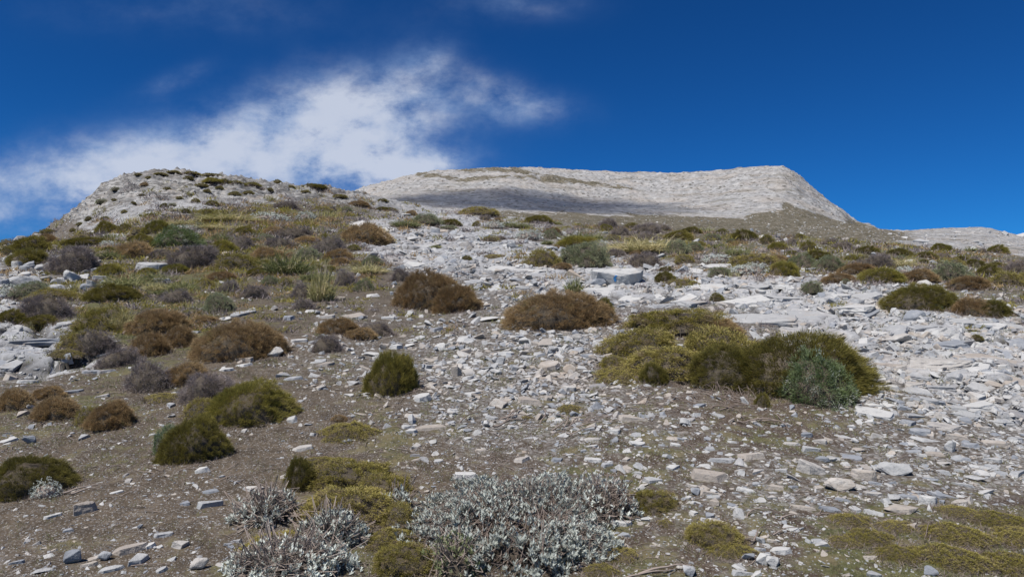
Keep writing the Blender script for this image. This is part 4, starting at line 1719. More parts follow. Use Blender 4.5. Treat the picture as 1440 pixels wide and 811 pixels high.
ST = """73 724 22 9 w;39 618 20 15 b;10 618 22 8 w;100 783 22 24 b;121 793 24 14 t;148 781 20 16 g;178 770 52 20 n;187 783 34 24 g;208 766 18 11 w;254 764 30 18 x
229 750 24 12 g;280 792 28 21 x;153 799 36 12 g;281 659 25 13 w;182 675 14 7 x;163 691 17 6 w;293 707 34 16 g;270 704 30 12 b;297 690 26 8 b;352 686 28 11 w
198 740 9 7 b;310 669 13 5 g;424 629 30 13 x;575 604 25 10 w;606 601 48 12 n;583 624 17 12 x;584 639 18 8 d;584 646 15 5 t;659 604 15 7 b;658 616 13 8 w
675 632 18 6 t;654 666 30 17 w;616 647 16 7 g;364 685 14 9 w;738 645 28 13 x;784 645 20 10 d;834 645 24 11 w;855 653 18 11 g;880 656 18 9 t;872 662 25 8 b
897 664 18 7 g;880 644 13 9 t;896 621 24 11 w;832 617 26 9 x;832 626 18 6 w;862 605 18 12 w;951 624 16 8 w;948 656 22 11 w;919 674 30 14 g;998 666 62 28 n
993 654 20 6 w;1014 646 38 15 g;1060 640 42 20 t;972 682 18 9 x;977 691 16 12 b;997 692 24 12 t;1016 704 30 14 t;967 697 11 8 w;973 705 18 7 w;977 720 17 9 w
995 723 22 12 b;1051 688 28 12 w;1068 662 24 10 x;1063 679 13 7 g;967 803 22 17 b;873 733 34 14 w;1045 805 30 13 g;1052 782 20 16 b;1076 788 22 19 w;1070 760 13 11 g
1071 772 18 10 b;1154 643 28 10 b;1207 682 20 11 x;1233 678 18 10 b;1254 695 24 15 g;1278 697 24 9 b;1334 705 20 9 d;1274 715 46 22 t;1282 737 22 13 n;1131 713 37 12 t
1167 713 34 13 d;1092 684 30 14 t;1118 684 16 8 b;1088 699 18 10 x;1131 609 26 10 b;1103 615 20 9 g;1114 623 28 9 x;1153 619 18 13 x;1166 617 14 9 t;1141 630 24 13 g
1203 619 12 9 w;1211 631 20 10 t;1252 627 16 10 w;1228 692 26 10 x;1338 629 15 20 g;1296 604 26 18 b;1322 610 32 14 t;1314 620 50 8 g;1348 613 28 14 t;1317 638 26 10 n
1366 624 26 12 b;1400 621 30 14 t;1428 615 20 11 g;1376 669 31 15 g;1327 662 24 10 g;1298 639 16 8 w;1330 697 42 10 b;1430 662 22 16 g;1098 772 32 15 w;1085 790 22 18 w
1225 805 34 12 g;1311 803 20 16 b;1356 681 28 9 g;1418 691 11 7 t;556 485 19 13 w;524 496 22 14 w;576 484 15 9 w;537 487 12 10 t;592 556 27 14 w;605 514 20 12 g
620 519 14 9 b;641 522 15 20 t;659 519 19 14 x;689 520 15 10 w;650 474 28 13 w;688 446 30 14 w;615 462 22 12 b;712 495 22 11 w;650 492 28 9 t;496 441 36 14 n
457 444 24 10 x;435 436 14 8 w;461 432 9 6 w;405 445 20 13 b;455 511 30 9 n;386 495 24 18 w;411 531 28 9 b;494 536 24 12 g;477 539 9 7 w;442 536 8 9 w
522 414 24 8 w;545 411 16 9 b;575 598 19 10 w;705 566 32 16 t;692 586 20 9 g;666 552 20 8 w;736 496 16 12 t;771 511 34 18 t;750 517 13 10 t;812 475 16 15 x
825 461 18 12 w;859 453 11 12 b;800 543 22 14 w;814 546 16 9 t;748 561 36 18 n;740 571 20 9 w;771 531 24 7 n;807 526 14 9 x;780 524 18 7 w;841 542 27 8 b
895 587 44 14 t;852 572 22 9 w;786 591 13 9 w;740 545 13 8 b;998 557 12 8 b;1010 554 13 5 w;985 569 20 8 b;965 579 11 5 w;950 570 10 5 w;1245 543 42 12 w
1297 550 44 11 g;1230 569 24 9 w;1253 570 18 9 w;1275 573 22 10 b;1307 560 28 12 g;1351 573 24 16 g;1327 583 21 13 x;1281 593 28 14 b;1377 556 32 16 w;128 521 26 9 d
150 520 24 8 b;38 535 28 9 w;99 549 30 9 b;141 556 19 7 x;240 568 15 11 b;24 574 24 8 w;32 580 24 13 t;317 518 22 7 w;340 504 26 12 t;346 512 28 8 w
315 446 19 9 w;820 422 20 9 w;1015 425 12 7 t;870 470 16 10 w;1045 645 18 9 t;1100 660 16 9 g;1030 620 14 6 w;1000 630 16 7 g;60 800 24 11 g;20 790 20 9 b;225 800 18 10 g
330 760 16 8 g;95 745 14 7 b;1395 645 24 12 g;1420 640 20 10 b;1410 665 18 9 g;1405 590 24 12 g;1430 580 26 13 b;1385 600 20 10 x;1360 590 18 10 b;1330 650 20 10 x"""
LBL = {(998, 666): "large dark brown flat stone in the right foreground grass", (592, 556): "lone chalky white stone below the bright olive tufty shrub",
       (187, 783): "pale grey plate of stone at the bottom left", (178, 770): "layered brown flat stone beside the bottom left grey plate",
       (748, 561): "brown block of stone at the middle of the scree", (641, 522): "upright pointed tan stone on the central scree",
       (1338, 629): "upright pointed grey stone on the right scree", (606, 601): "long dark brown flat stone beside a white stone",
       (1274, 715): "tan grey slab of stone above the right hand mats", (654, 666): "white stone touching the back of the big silver shrub",
       (280, 792): "cream stone left of the smaller silver shrub at the bottom", (967, 803): "blue grey stone at the bottom edge below a yellow mat",
       (1076, 788): "chalky white stone just left of the bottom right mats"}
for ln in ST.replace('\n', ';').split(';'):
    x, y, w, h, t = ln.split()
    x, y, w, h = float(x), float(y), float(w), float(h)
    put_stone(x, y, w, h, t, 'stone', LBL.get((int(x), int(y))))

for _ in range(34):
    bx, by = rnd.uniform(-5, 160), rnd.uniform(356, 420)
    if by > 430 - bx * .15:
        continue
    bw = rnd.uniform(12, 30)
    put_stone(bx, by, bw, bw * rnd.uniform(.5, .9), rnd.choice('gggwwb'), 'boulder', None, shape='boulder')

nst = sum(1 for t in things if t['name'] == 'stone')
Gs, ss, pxs, pys, r_ = sample_stones(1500, 335, 830, 10, 24, 2.2, 5, gamma=1.6)
order = np.argsort(-ss)
for i in order:
    if nst >= 298:
        break
    x, y, s = pxs[i], pys[i], ss[i]
    if x < 2 or x > 1438:
        continue
    if any(abs(x - q[5]) < q[7] * .55 + s * .4 and -q[8] * 1.1 - s * .2 < y - q[6] < s * .3 for q in occupied if q[7] > 12):
        continue
    if any(abs(x - q[3]) < (q[5] + s) * .5 and abs(y - q[4]) < (q[6] + s * .5) * .5 for q in rocks_at):
        continue
    asp = rnd.uniform(1.5, 3.0)
    put_stone(x, y, s, s / asp, rnd.choices('wgtbxnd', [3, 4, 1.3, 2, 1.5, .6, .3])[0])
    nst += 1
print("stones", nst, time.time() - T0)

# the boulder with the blue paint mark
def marked_boulder():
    G = pick(870, 398)[0]
    d = G[3]
    w = 76 * d / F
    o = bpy.data.objects.new("boulder", None)
    link(o)
    o.location = (G[0], G[1] + .25 * w, G[2])
    o.rotation_euler = (0, 0, -math.atan2(G[0], G[1]))
    prof = [(-.42, .1, -.05), (-.49, .12, .2), (-.47, .05, .27), (-.34, -.26, .22), (-.22, .02, -.04), (-.14, -.30, .18), (-.08, -.1, -.1),
            (.05, -.34, .12), (.03, -.22, -.14), (.25, -.33, .16), (.22, -.22, -.1), (.44, -.18, .2), (.38, -.12, -.06), (.5, .05, .27), (.47, .2, .1),
            (.1, .35, .33), (-.35, .33, .3), (.4, .33, .32), (-.3, -.02, .29), (.1, -.08, .29), (.34, -.1, .29), (0, .3, -.1)]
    v, f = hull(prof, 0.012)
    v, f = rough(v, f, 3, .010, 7, 4.2)
    me = mesh_np("boulder_rock", v * w * 1.0, f, (STONE,), False, {'tint': np.zeros(len(v))})
    b = link(bpy.data.objects.new("rock_body", me), o)
    b["tone"] = .8
    b["tan"] = 0.0
    # paint: a ragged patch lying on the front face
    from mathutils.bvhtree import BVHTree
    vv = v * w
    bvh = BVHTree.FromPolygons([Vector(p) for p in vv], [tuple(int(i) for i in t) for t in f])
    n = 9
    pts, ok = [], True
    for i in range(n + 1):
        for j in range(n + 1):
            u, k = i / n, j / n
            x = (-.045 + .05 * u + .012 * math.sin(k * 9) - .012 * (1 - k) ) * w
            z = (.03 + .115 * k + .008 * math.sin(u * 8)) * w
            hit = bvh.ray_cast(Vector((x, -w, z)), Vector((0, 1, 0)))
            p = hit[0] if hit[0] else Vector((x, -.3 * w, z))
            pts.append((p.x, p.y - .004, p.z))
    fc = []
    for i in range(n):
        for j in range(n):
            if (i in (0, n - 1) and j in (0, n - 1)) or (i == n - 1 and j < 4):
                continue
            q = i * (n + 1) + j
            fc += [(q, q + n + 1, q + n + 2), (q, q + n + 2, q + 1)]
    pm, nt, bs, out = new_mat("blue_paint")
    g = node(nt, 'ShaderNodeNewGeometry')
    nt.links.new(mixc(nt, maprange(nt, noise(nt, g.outputs['Position'], 30, 4, .6), .45, .6), (0.02, 0.16, 0.42), (0.05, 0.24, 0.5)), bs.inputs['Base Color'])
    bs.inputs['Roughness'].default_value = .6
    p = link(bpy.data.objects.new("paint_mark", mesh_np("paint_mark", pts, fc, (pm,), True)), o)
    p["label"] = "short vertical blue paint mark on the rock face"
    o["label"] = "broad flat topped boulder with a blue paint mark on its front"
    o["category"] = "boulder"
    o["group"] = "boulders lying on the slope"
    things.append(dict(o=o, px=870, py=388, w=76, desc='', size='', label=o["label"], name='boulder'))
    rocks_at.append((G[0], G[1] + .25 * w, w / 2, 870, 388, 76, 26))


marked_boulder()

# ------------------------------------------------------------------ loose rubble nobody could count
def rubble(name, n, ylo, yhi, smin, smax, power, seed, thickr=(.28, .65), gamma=1.1, xlo=-240, xhi=1675, avoid=True, maxr=1e9, shapes=None, dim=1.0, tilt=.28, sink=.34):
    G, s, px, py, r = sample_stones(n, ylo, yhi, smin, smax, power, seed, gamma=gamma, xlo=xlo, xhi=xhi)
    ok = np.hypot(G[:, 0], G[:, 1]) < maxr
    if avoid:
        occ = np.array([q[:3] for q in occupied if q[7] > 16])
        for s0 in range(0, len(G), 5000):
            gg = G[s0:s0 + 5000]
            dd = np.hypot(gg[:, None, 0] - occ[None, :, 0], gg[:, None, 1] - occ[None, :, 1]) < occ[None, :, 2] * .86
            ok[s0:s0 + 5000] &= ~dd.any(1)
            big = np.array([q[:3] for q in rocks_at if q[5] > 27])
            dd = np.hypot(gg[:, None, 0] - big[None, :, 0], (gg[:, None, 1] - big[None, :, 1]) * .9) < big[None, :, 2] * .72
            ok[s0:s0 + 5000] &= ~(dd.any(1) & (r.uniform(0, 1, len(gg)) < .85))
    G, s = G[ok], s[ok]
    W = s * G[:, 3] / F
    t = r.beta(2.2, 1.6, len(G)) * dim
    return scatter(name, G, W, r.uniform(*thickr, len(G)), shapes or small, STONE, t, tilt=tilt, sink=sink)


rubble("scree_rubble", 50000, 372, 830, 4.0, 15, 1.7, 21)
rubble("coarse_scree", 26000, 325, 600, 7, 28, 1.8, 31, (.25, .75), gamma=2.2, shapes=slates + blocks, tilt=.42, sink=.22)
rubble("scattered_stones", 11000, 470, 830, 9, 34, 1.4, 33, (.25, .6), gamma=1.7, shapes=slates + blocks)
rubble("fine_gravel", 54000, 480, 840, 1.5, 6, 1.6, 22, (.4, .9), gamma=.35, dim=.62)
rubble("path_gravel", 60000, 560, 835, 1.0, 4.2, 1.5, 35, (.4, .9), gamma=.05, xhi=760, dim=.6, shapes=[hull(block_pts(rnd, 6)) for _ in range(8)])
rubble("distant_rubble", 25000, 285, 385, 2.2, 8, 1.6, 23, (.35, .8), gamma=1.0, shapes=small[:12])
rubble("knoll_rubble", 2200, 242, 330, 2.0, 6.5, 1.4, 24, (.5, 1.2), gamma=.4, xlo=70, xhi=520, maxr=100)
rubble("hill_rubble", 7000, 318, 376, 1.6, 4.2, 1.5, 25, (.5, 1.1), gamma=.2, xlo=1080, xhi=1675)
print("rubble", time.time() - T0)

# ------------------------------------------------------------------ ground cover: short grass, herbs, twigs
def ground_cover():
    r = np.random.default_rng(77)
    n = 17000
    px, py = r.uniform(-40, 1480, n), r.uniform(400, 830, n)
    g = sample_map(G_MAP, px, py)
    cl = fbm(px / 45, py / 22, 3)
    keep = r.uniform(0, 1, n) < np.clip(g * 1.1 + cl * 1.6 - .25, 0, 1)
    G = pick(px[keep], py[keep])
    G = G[~np.isnan(G[:, 0])]
    m = len(G)
    per = 16
    C = np.repeat(G[:, :3], per, 0)
    k = np.repeat(np.clip(G[:, 3] / 7, .5, 2.2), per)
    C[:, 0] += r.normal(size=m * per) * .035 * k
    C[:, 1] += r.normal(size=m * per) * .035 * k
    C[:, 2] = ground_z(C[:, 0], C[:, 1]) - .004
    D = r.normal(size=(m * per, 3)) * .6
    D[:, 2] = np.abs(D[:, 2]) + .7
    D /= np.linalg.norm(D, axis=1)[:, None]
    v, f, t, p = tri_blades(C, D, r.uniform(.015, .045, m * per) * k, r.uniform(.0018, .0035, m * per) * k, np.repeat(r.uniform(0, .7, m), per) + r.uniform(0, .3, m * per), r, .3, 1)
    o = link(bpy.data.objects.new("short_grass", mesh_np("short_grass", v, f, (FOL['grass'],), False, {'tint': t, 'tip': p})))
    o["kind"] = "stuff"


ground_cover()


def low_scrub():
    r = np.random.default_rng(79)
    for name, fol, n, seed in (("low_scrub", 'brown', 2600, 1), ("low_herbs", 'green', 3600, 2), ("dry_grass", 'straw', 350, 3), ("dwarf_heath", 'purple', 4000, 4)):
        px, py = r.uniform(-40, 1480, n), r.choice([0, 1, 1], n)
        py = np.where(py == 0, r.uniform(255, 330, n), r.uniform(295, 470, n))
        g = sample_map(G_MAP, px, py)
        cl = fbm(px / 50 + seed * 13, py / 22, 3)
        keep = r.uniform(0, 1, n) < np.clip((g - .25) * 1.7 + cl * 1.1, 0, 1)
        G = pick(px[keep], py[keep])
        G = G[~np.isnan(G[:, 0])]
        G = G[(G[:, 3] < 110)]
        m, per = len(G), 40
        C = np.repeat(G[:, :3], per, 0)
        k = np.repeat(np.clip(G[:, 3] / 16, .6, 2.6) * r.uniform(.6, 1.3, m), per)
        C[:, 0] += r.normal(size=m * per) * .10 * k
        C[:, 1] += r.normal(size=m * per) * .10 * k
        C[:, 2] = ground_z(C[:, 0], C[:, 1]) - .01 + .05 * k * r.uniform(0, 1, m * per)
        D = r.normal(size=(m * per, 3)) * .6
        D[:, 2] = np.abs(D[:, 2]) + (.15 if seed != 3 else 1.6)
        D /= np.linalg.norm(D, axis=1)[:, None]
        v, f, t, p = tri_blades(C, D, r.uniform(.05, .13, m * per) * k * (1.5 if seed == 3 else 1), r.uniform(.006, .012, m * per) * k * (.6 if seed == 3 else 1),
                                np.repeat(r.uniform(0, .7, m), per) + r.uniform(0, .3, m * per), r, .3, 1)
        o = link(bpy.data.objects.new(name, mesh_np(name, v, f, (FOL[fol],), False, {'tint': t, 'tip': np.maximum(p, .35)})))
        o["kind"] = "stuff"


low_scrub()


def shrub_litter():
    """dead sprigs and dry grass caught round the foot of every near shrub"""
    r = np.random.default_rng(91)
    Cs, Ks = [], []
    for (cx, cy, a, cz, hz, px, py, w, h) in occupied:
        if w < 22:
            continue
        n = int(min(1500, 8 * w))
        an = r.uniform(0, 6.283, n)
        q = a * (r.normal(.98, .13, n))
        Cs.append(np.stack([cx + np.cos(an) * q, cy + np.sin(an) * q * .85, np.zeros(n)], 1))
        Ks.append(np.full(n, max(.6, math.hypot(cx, cy) / 8)))
    C, k = np.concatenate(Cs), np.concatenate(Ks)
    n = len(C)
    C[:, 2] = ground_z(C[:, 0], C[:, 1]) - .004
    D = r.normal(size=(n, 3))
    D[:, 2] = np.abs(D[:, 2]) * .7 + .15
    D /= np.linalg.norm(D, axis=1)[:, None]
    v, f, t, p = tri_blades(C, D, r.uniform(.02, .075, n) * k, r.uniform(.0018, .004, n) * k, r.uniform(0, 1, n), r, .3, 1)
    o = link(bpy.data.objects.new("shrub_litter", mesh_np("shrub_litter", v, f, (FOL['wood'],), False, {'tint': t, 'tip': np.maximum(p, .2)})))
    o["kind"] = "stuff"


shrub_litter()


def stick_geo(P, yaw, L, w, r, curl=.5, rise=0.0, sides=4, seg=5):
    pts = []
    a = yaw
    p = np.array(P, float)
    for i in range(seg + 1):
        pts.append(p.copy())
        a += r.uniform(-curl, curl)
        st = L / seg
        p = p + np.array([math.cos(a) * st, math.sin(a) * st, 0])
        p[2] = float(ground_z(p[0], p[1])) + w * .8 + rise * math.sin(math.pi * (i + 1) / (seg + 1)) * L
    V, Fc = [], []
    for i, q in enumerate(pts):
        ww = w * (1 - .75 * i / seg)
        dirv = pts[min(i + 1, seg)] - pts[max(i - 1, 0)]
        dirv /= np.linalg.norm(dirv) + 1e-9
        s = np.cross(dirv, [0, 0, 1.0]); s /= np.linalg.norm(s) + 1e-9
        u = np.cross(s, dirv)
        for k in range(sides):
            an = k * 2 * math.pi / sides
            V.append(q + (s * math.cos(an) + u * math.sin(an)) * ww)
    for i in range(seg):
        for k in range(sides):
            a0, b0 = i * sides + k, i * sides + (k + 1) % sides
            Fc += [(a0, b0, b0 + sides), (a0, b0 + sides, a0 + sides)]
    return np.array(V), np.array(Fc), np.full(len(V), r.uniform(0, 1)), np.full(len(V), .9)


def twig_litter():
    r = np.random.default_rng(5)
    parts = []
    zones = [(1000, 560, 130, 22, 150), (560, 545, 60, 20, 60), (800, 600, 60, 16, 60), (60, 580, 110, 50, 130), (900, 780, 120, 40, 90), (1180, 720, 160, 60, 110),
             (700, 640, 500, 110, 260), (1250, 640, 150, 60, 60), (170, 680, 150, 60, 60), (250, 470, 200, 60, 90)]
    for zx, zy, sx_, sy_, n in zones:
        G = pick(r.normal(zx, sx_ * .6, n), np.clip(r.normal(zy, sy_ * .6, n), 430, 830))
        for g in G:
            if np.isnan(g[0]):
                continue
            k = g[3] / 5
            parts.append(stick_geo(g[:3], r.uniform(0, 6.28), r.uniform(.05, .2) * k, r.uniform(.0015, .004) * k, r, .6, .05, 3, 4))
    v, f, t, p = join(parts)
    o = link(bpy.data.objects.new("twig_litter", mesh_np("twig_litter", v, f, (FOL['wood'],), True, {'tint': t, 'tip': p})))
    o["kind"] = "stuff"


twig_litter()


def dead_branch(px, py, L, w, yaw, label, n=1, curl=.5, rise=.12, spread=.6):
    r = np.random.default_rng(int(px * 7 + py))
    g = pick(px, py)[0]
    parts = []
    for i in range(n):
        q = g[:3] + np.array([r.normal() * .04 * n ** .5, r.normal() * .05 * n ** .5, 0])
        parts.append(stick_geo(q, yaw + r.uniform(-spread, spread) * (n > 1), L * r.uniform(.6, 1.1), w * r.uniform(.7, 1.2), r, curl, rise, 5, 8))
    v, f, t, p = join(parts)
    org = g[:3]
    o = link(bpy.data.objects.new("dead_branch", mesh_np("dead_branch", v - org, f, (FOL['wood'],), True, {'tint': t, 'tip': p})))
    o.location = org
    o["label"], o["category"] = label, "dead branch"
    o["group"] = "dead branches and roots lying on the ground"


dead_branch(785, 604, .34, .006, .2, "tangle of dry brown roots above the big silver shrub", 10, .5, .15, .5)
dead_branch(1085, 750, .22, .005, .15, "pale bare stick on the dirt left of the bottom right mats", 2, .25, .1, .2)
dead_branch(1292, 755, .16, .003, .9, "straight straw coloured stalk between two mats at lower right", 1, .05, .25)
dead_branch(1052, 752, .3, .006, .8, "forked dry branch on the dirt right of a yellow mat", 3, .4, .12)
dead_branch(900, 806, .3, .006, -.1, "long dry branch at the bottom edge right of the silver shrub", 2, .3, .1, .2)
dead_branch(200, 789, .18, .004, .1, "thin dry twig beside the pale grey plate at bottom left", 1, .15, .05)
dead_branch(560, 548, .3, .010, .9, "small bleached root left of the bright olive tufty shrub", 5, .5, .2, .9)
dead_branch(1010, 576, .35, .007, .1, "dry root below the dark branches of the largest cushion", 3, .5, .1, .7)
dead_branch(1060, 590, .32, .007, -.3, "curled dry roots on the brown dirt below the fresh green dome", 4, .6, .12, .8)
dead_branch(690, 596, .3, .008, .4, "short dry roots on the scree beside a brown tuft", 5, .6, .15, .9)
dead_branch(100, 690, .25, .006, .7, "dry twig lying by the dark bush at left", 2, .4, .1)
dead_branch(176, 470, .6, .02, .6, "bleached curved branch beside the pale straw tussock", 3, .5, .25, .7)


def bare_branches():
    """the dead grey skirt under the largest cushion"""
    big = next(t['o'] for t in things if t['label'] and t['label'].startswith("largest dark green spiny"))
    bpy.context.view_layer.update()
    inv_ = big.matrix_world.inverted()
    r = np.random.default_rng(9)
    parts = []
    G = pick(r.uniform(1000, 1100, 80), r.uniform(545, 560, 80))
    for g in G:
        parts_v = stick_geo(g[:3], r.uniform(0.3, 2.8), r.uniform(.08, .18), r.uniform(.002, .004), r, .6, .5, 4, 5)
        parts.append(parts_v)
    v, f, t, p = join(parts)
    v = np.array([inv_ @ Vector(q) for q in v])
    o = link(bpy.data.objects.new("bare_branches", mesh_np("bare_branches", v, f, (FOL['wood'],), True, {'tint': t, 'tip': p})), big)
    o["label"] = "grey bare dead branches under the front edge"


bare_branches()


# ------------------------------------------------------------------ silver shrubs and foreground details
def big_silver(px, py, a, b, h, n, seed, label, patchy=.55, leaf=.026, nst_=900, yaw=0.0, tint='silver'):
    g = pick(px, py)[0]
    o = bpy.data.objects.new("silver_shrub", None)
    link(o)
    o.location = g[:3]
    o.rotation_euler = (0, 0, yaw)
    sc = np.array([a, b, h])
    v, f, t, p, c, ax = rosettes(seed, n, 1, 1, 1, .25, patchy=patchy)      # only for the tips
    r = np.random.default_rng(seed)
    per = 9
    tips = c * sc
    tips[:, 2] += tips[:, 1] * SLOPE
    nn = len(tips)
    A = (ax * np.array([1, 1, 1.2]))
    A /= np.linalg.norm(A, axis=1)[:, None]
    Nn = nn * per
    C, AA = np.repeat(tips, per, 0), np.repeat(A, per, 0)
    s = np.cross(AA, r.normal(size=(Nn, 3)))
    s /= np.linalg.norm(s, axis=1)[:, None]
    D = AA * r.uniform(.5, 1.4, Nn)[:, None] + s
    D /= np.linalg.norm(D, axis=1)[:, None]
    side = np.cross(D, AA)
    side /= np.linalg.norm(side, axis=1)[:, None] + 1e-9
    L = (leaf * r.uniform(.55, 1.15, Nn))[:, None]
    C = C - AA * (r.uniform(0, 1, Nn) * leaf * 1.1)[:, None]
    Wd = L * .19
    V_ = np.stack([C, C + D * L * .55 - side * Wd, C + D * L * .55 + side * Wd, C + D * L + AA * L * .12], 1).reshape(-1, 3)
    k = np.arange(Nn)[:, None] * 4
    F_ = np.concatenate([k + [0, 2, 1], k + [1, 2, 3]], 0)
    tt = np.repeat(np.repeat(r.uniform(0, 1, nn), per) * .6 + r.uniform(0, .4, Nn), 4)
    fo = link(bpy.data.objects.new("leaves", mesh_np("silver_leaves", V_, F_, (FOL[tint],), False, {'tint': tt, 'tip': np.tile([.3, .8, .8, 1.0], Nn)})), o)
    idx = r.permutation(nn)[:min(nn, nst_)]
    d = dome_dirs(nst_, r, 0)
    extra = d * (lump(d, seed, .25) * r.uniform(.6, .9, nst_))[:, None] * sc
    extra[:, 2] += extra[:, 1] * SLOPE
    allt = np.concatenate([tips[idx] - A[idx] * leaf * .4, extra])
    st = stems(seed, len(allt), tips=allt, width=.0022)
    cr = core_mesh(seed, .25, .66, 3)
    cv = cr[0] * sc
    cv[:, 2] += cv[:, 1] * SLOPE
    link(bpy.data.objects.new("stems", mesh_np("silver_stems", st[0], st[1], (FOL['wood'],), False, {'tint': st[2], 'tip': st[3]})), o)
    link(bpy.data.objects.new("woody_core", mesh_np("silver_core", cv, cr[1], (FOL['core'],), True, {'tint': cr[2], 'tip': cr[3]})), o)
    o["label"], o["category"], o["group"] = label, "shrub", GROUPS['silver_shrub']
    things.append(dict(o=o, px=px, py=py, w=a * 2 * F / g[3], desc='', size='', label=label, name='silver_shrub'))
    return o


big_silver(738, 742, .53, .55, .175, 4300, 3, "biggest silver leaved shrub at the bottom centre with brown twigs", .85, .022, 1900)
big_silver(850, 718, .22, .22, .17, 260, 14, "thin browned silver shrub lobe on the biggest silver shrub's right side", .75, .022, 500)
big_silver(462, 760, .17, .11, .13, 320, 5, "tall silver sprigs rising behind the smaller silver shrub", .45, .028, 350)
big_silver(375, 726, .17, .16, .13, 200, 6, "half bare brown silver shrub left of the yellow green mats", .7, .022, 400)
big_silver(395, 802, .27, .14, .12, 760, 8, "smaller silver leaved shrub at the bottom edge, left of the biggest", .7, .021, 700)
big_silver(560, 718, .10, .08, .11, 80, 9, "little silver sprig cluster between the yellow mats and biggest silver shrub", .3, .025, 60)
big_silver(640, 800, .13, .10, .15, 150, 10, "grey green leafy clump inside the front of the biggest silver shrub", .2, .018, 100, tint='greygreen')

# flowers
def flower(px, py, label, s=1.0):
    g = pick(px, py)[0]
    if np.isnan(g[0]):
        return
    k = 2.6 * g[3] / F * s
    o = bpy.data.objects.new("dandelion_flower", None)
    link(o)
    o.location = g[:3]
    n = 14
    V_, F_ = [(0, 0, 0)], []
    for ring, (rr, zz) in enumerate(((1.0, .12), (.62, .3))):
        for i in range(n):
            a = i * 2 * math.pi / n + ring * .2
            q = len(V_)
            da = .2
            V_ += [(math.cos(a - da) * rr * .5, math.sin(a - da) * rr * .5, zz * .5), (math.cos(a + da) * rr * .5, math.sin(a + da) * rr * .5, zz * .5), (math.cos(a) * rr, math.sin(a) * rr, zz)]
            F_ += [(0, q, q + 1), (q, q + 2, q + 1)]
    pm = bpy.data.materials.get("yellow_petals")
    if not pm:
        pm, nt, b, out = new_mat("yellow_petals")
        b.inputs['Base Color'].default_value = (.75, .55, .02, 1)
        b.inputs['Roughness'].default_value = .6
    hgt = .035
    V_ = np.array(V_) * k + np.array([0, 0, hgt])
    link(bpy.data.objects.new("petals", mesh_np("petals", V_, F_, (pm,))), o)
    st = np.array([(-.0015, 0, 0), (.0015, 0, 0), (0, .0015, 0), (-.001, 0, hgt), (.001, 0, hgt), (0, .001, hgt)]) * np.array([k * 60, k * 60, 1])
    link(bpy.data.objects.new("stem", mesh_np("stem", st, [(0, 1, 4), (0, 4, 3), (1, 2, 5), (1, 5, 4), (2, 0, 3), (2, 3, 5)], (FOL['grass'],), False, {'tint': np.full(6, .3), 'tip': np.full(6, 1.0)})), o)
    o["label"], o["category"], o["group"] = label, "flower", "yellow flowers dotted over the slope"


flower(566, 437, "upper yellow flower of the pair below the golden brown cushion")
flower(562, 439, "lower yellow flower of the pair below the golden brown cushion")
flower(546, 464, "single yellow flower above the purple and tan tufts left of centre")
flower(497, 491, "small yellow flower left of the bright olive tufty shrub", .7)
flower(773, 500, "yellow flower under the tall grey stone on the scree")
flower(806, 499, "orange yellow flower between scree and the big yellow mat")
flower(586, 385, "small yellow flower above the golden brown cushions", .8)
flower(1301, 652, "yellow flower beside the large grey boulder on the right", .9)


def violet_flowers():
    host = next(t['o'] for t in things if t['label'] and t['label'].startswith("small dark green cushion with violet"))
    pm, nt, b, out = new_mat("violet_petals")
    b.inputs['Base Color'].default_value = (.22, .12, .42, 1)
    for k in range(5):
        a = rnd.uniform(3.4, 5.8)
        q = Vector((math.cos(a) * .72, math.sin(a) * .72, rnd.uniform(.45, .75)))
        V_, F_ = [], []
        for i in range(5):
            an = i * 1.257
            q0 = len(V_)
            V_ += [(0, 0, 0), (math.cos(an - .4) * .04, math.sin(an - .4) * .04, .03), (math.cos(an) * .075, math.sin(an) * .075, .02), (math.cos(an + .4) * .04, math.sin(an + .4) * .04, .03)]
            F_ += [(q0, q0 + 1, q0 + 2), (q0, q0 + 2, q0 + 3)]
        f_ = link(bpy.data.objects.new("violet_flower", mesh_np("violet_flower", np.array(V_), F_, (pm,))), host)
        f_.location = q * 1.05
        f_.rotation_euler = (1.0, 0, 0)


violet_flowers()

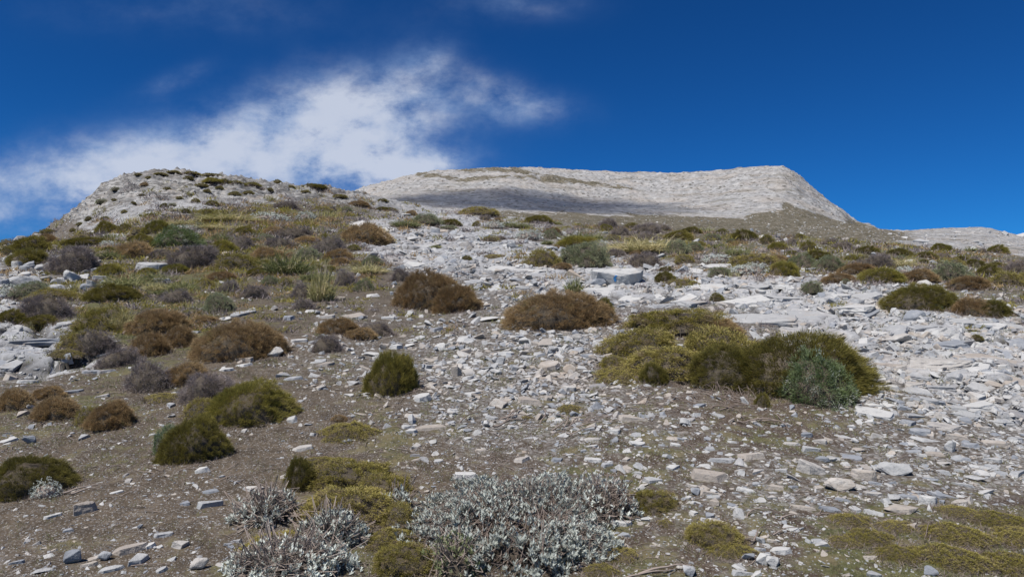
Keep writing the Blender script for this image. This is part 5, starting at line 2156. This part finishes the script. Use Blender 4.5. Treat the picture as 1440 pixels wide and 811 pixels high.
# ------------------------------------------------------------------ labels that single each thing out
LM = [(1112, 510, 'largest dark green cushion'), (1148, 535, 'fresh green dome'), (925, 500, 'big yellow green mat'), (554, 522, 'bright olive tufty shrub'),
      (347, 565, 'large olive cushion'), (268, 620, 'green cushion beside the path'), (795, 435, 'widest brown cushion'), (645, 420, 'round golden brown cushion'),
      (345, 478, 'wide brown cushion at left'), (452, 395, 'tallest straw tussock'), (870, 388, 'blue marked boulder'), (215, 375, 'overhanging grey boulder'),
      (1298, 416, 'big cushion among the slabs'), (1318, 499, 'striped cream slab'), (715, 742, 'biggest silver shrub'), (400, 780, 'smaller silver shrub'),
      (1345, 770, 'bottom right mats'), (998, 666, 'dark brown flat stone'), (1184, 679, 'blocky tan boulder'), (1261, 657, 'large grey boulder'),
      (187, 783, 'bottom left grey plate'), (116, 714, 'boulder on the path'), (62, 435, 'grey lilac dome'), (99, 386, 'pointed pale boulder'),
      (818, 360, 'lumpy grey green dome'), (905, 345, 'wide straw tussock bank'), (512, 330, 'brown cushion on the outcrop'), (204, 528, 'dark grey purple dome'),
      (592, 556, 'lone white stone'), (748, 561, 'brown block of stone'), (252, 335, 'silvery topped dome'), (1337, 384, 'far right grey dome'),
      (1060, 441, 'smooth pale bedrock sheet'), (1140, 405, 'little grey green dome'), (1338, 629, 'upright pointed grey stone'), (45, 470, 'blue grey bedrock sheet'),
      (45, 670, 'dark bush at left edge'), (641, 522, 'upright pointed tan stone'), (110, 368, 'broad grey purple shrub'), (1398, 497, 'brown bedrock sheet'),
      (240, 243, 'summit of the rocky knoll'), (490, 700, 'mats behind the silver sprigs'), (606, 601, 'long brown flat stone'), (1139, 656, 'cream boulder'),
      (698, 305, 'skyline below the far mountain'), (1200, 312, "far mountain's right foot"), (1100, 740, 'pale bare stick'), (405, 380, 'big green tussock')]
ORD = ['first', 'second', 'third', 'fourth', 'fifth', 'sixth', 'seventh', 'eighth', 'ninth', 'tenth', 'eleventh', 'twelfth', 'thirteenth', 'fourteenth', 'fifteenth', 'sixteenth',
       'seventeenth', 'eighteenth', 'nineteenth', 'twentieth'] + ['twenty-' + w for w in 'first second third fourth fifth sixth seventh eighth ninth'.split()] + ['thirtieth']
NOUN = {'stone': 'stone', 'boulder': 'boulder', 'rock slab': 'slab', 'cushion_shrub': 'shrub', 'mat_plant': 'mat', 'grass_tussock': 'tussock', 'silver_shrub': 'silver shrub'}
buckets = {}
for t in things:
    if t['label']:
        continue
    best = min(((t['px'] - x) ** 2 + ((t['py'] - y) * 1.6) ** 2, i) for i, (x, y, s) in enumerate(LM) if (x - t['px']) ** 2 + (y - t['py']) ** 2 > 9)[1]
    x, y, s = LM[best]
    dx_, dy_ = t['px'] - x, (t['py'] - y) * 1.6
    side_ = ('right of' if dx_ > 0 else 'left of') if abs(dx_) > abs(dy_) else ('below' if dy_ > 0 else 'above')
    buckets.setdefault((NOUN[t['name']], best, side_), []).append((math.hypot(dx_, dy_), id(t), t))
for (noun, best, side_), lst in buckets.items():
    lst.sort()
    for i, (_, _, t) in enumerate(lst):
        o_ = ORD[i] if i < len(ORD) else 'outermost'
        t['o']["label"] = f"{t['size']} {t['desc']}, {o_} {noun} {side_} the {LM[best][2]}"
        wc = len(t['o']["label"].split())
        if wc > 16:
            t['o']["label"] = f"{t['desc']}, {o_} {noun} {side_} the {LM[best][2]}"
seen_ = {}
for t in things:
    seen_.setdefault(t['o']["label"], []).append(t)
print("duplicate labels", [k for k, v in seen_.items() if len(v) > 1][:5])
print("objects", len(things), "done", time.time() - T0)
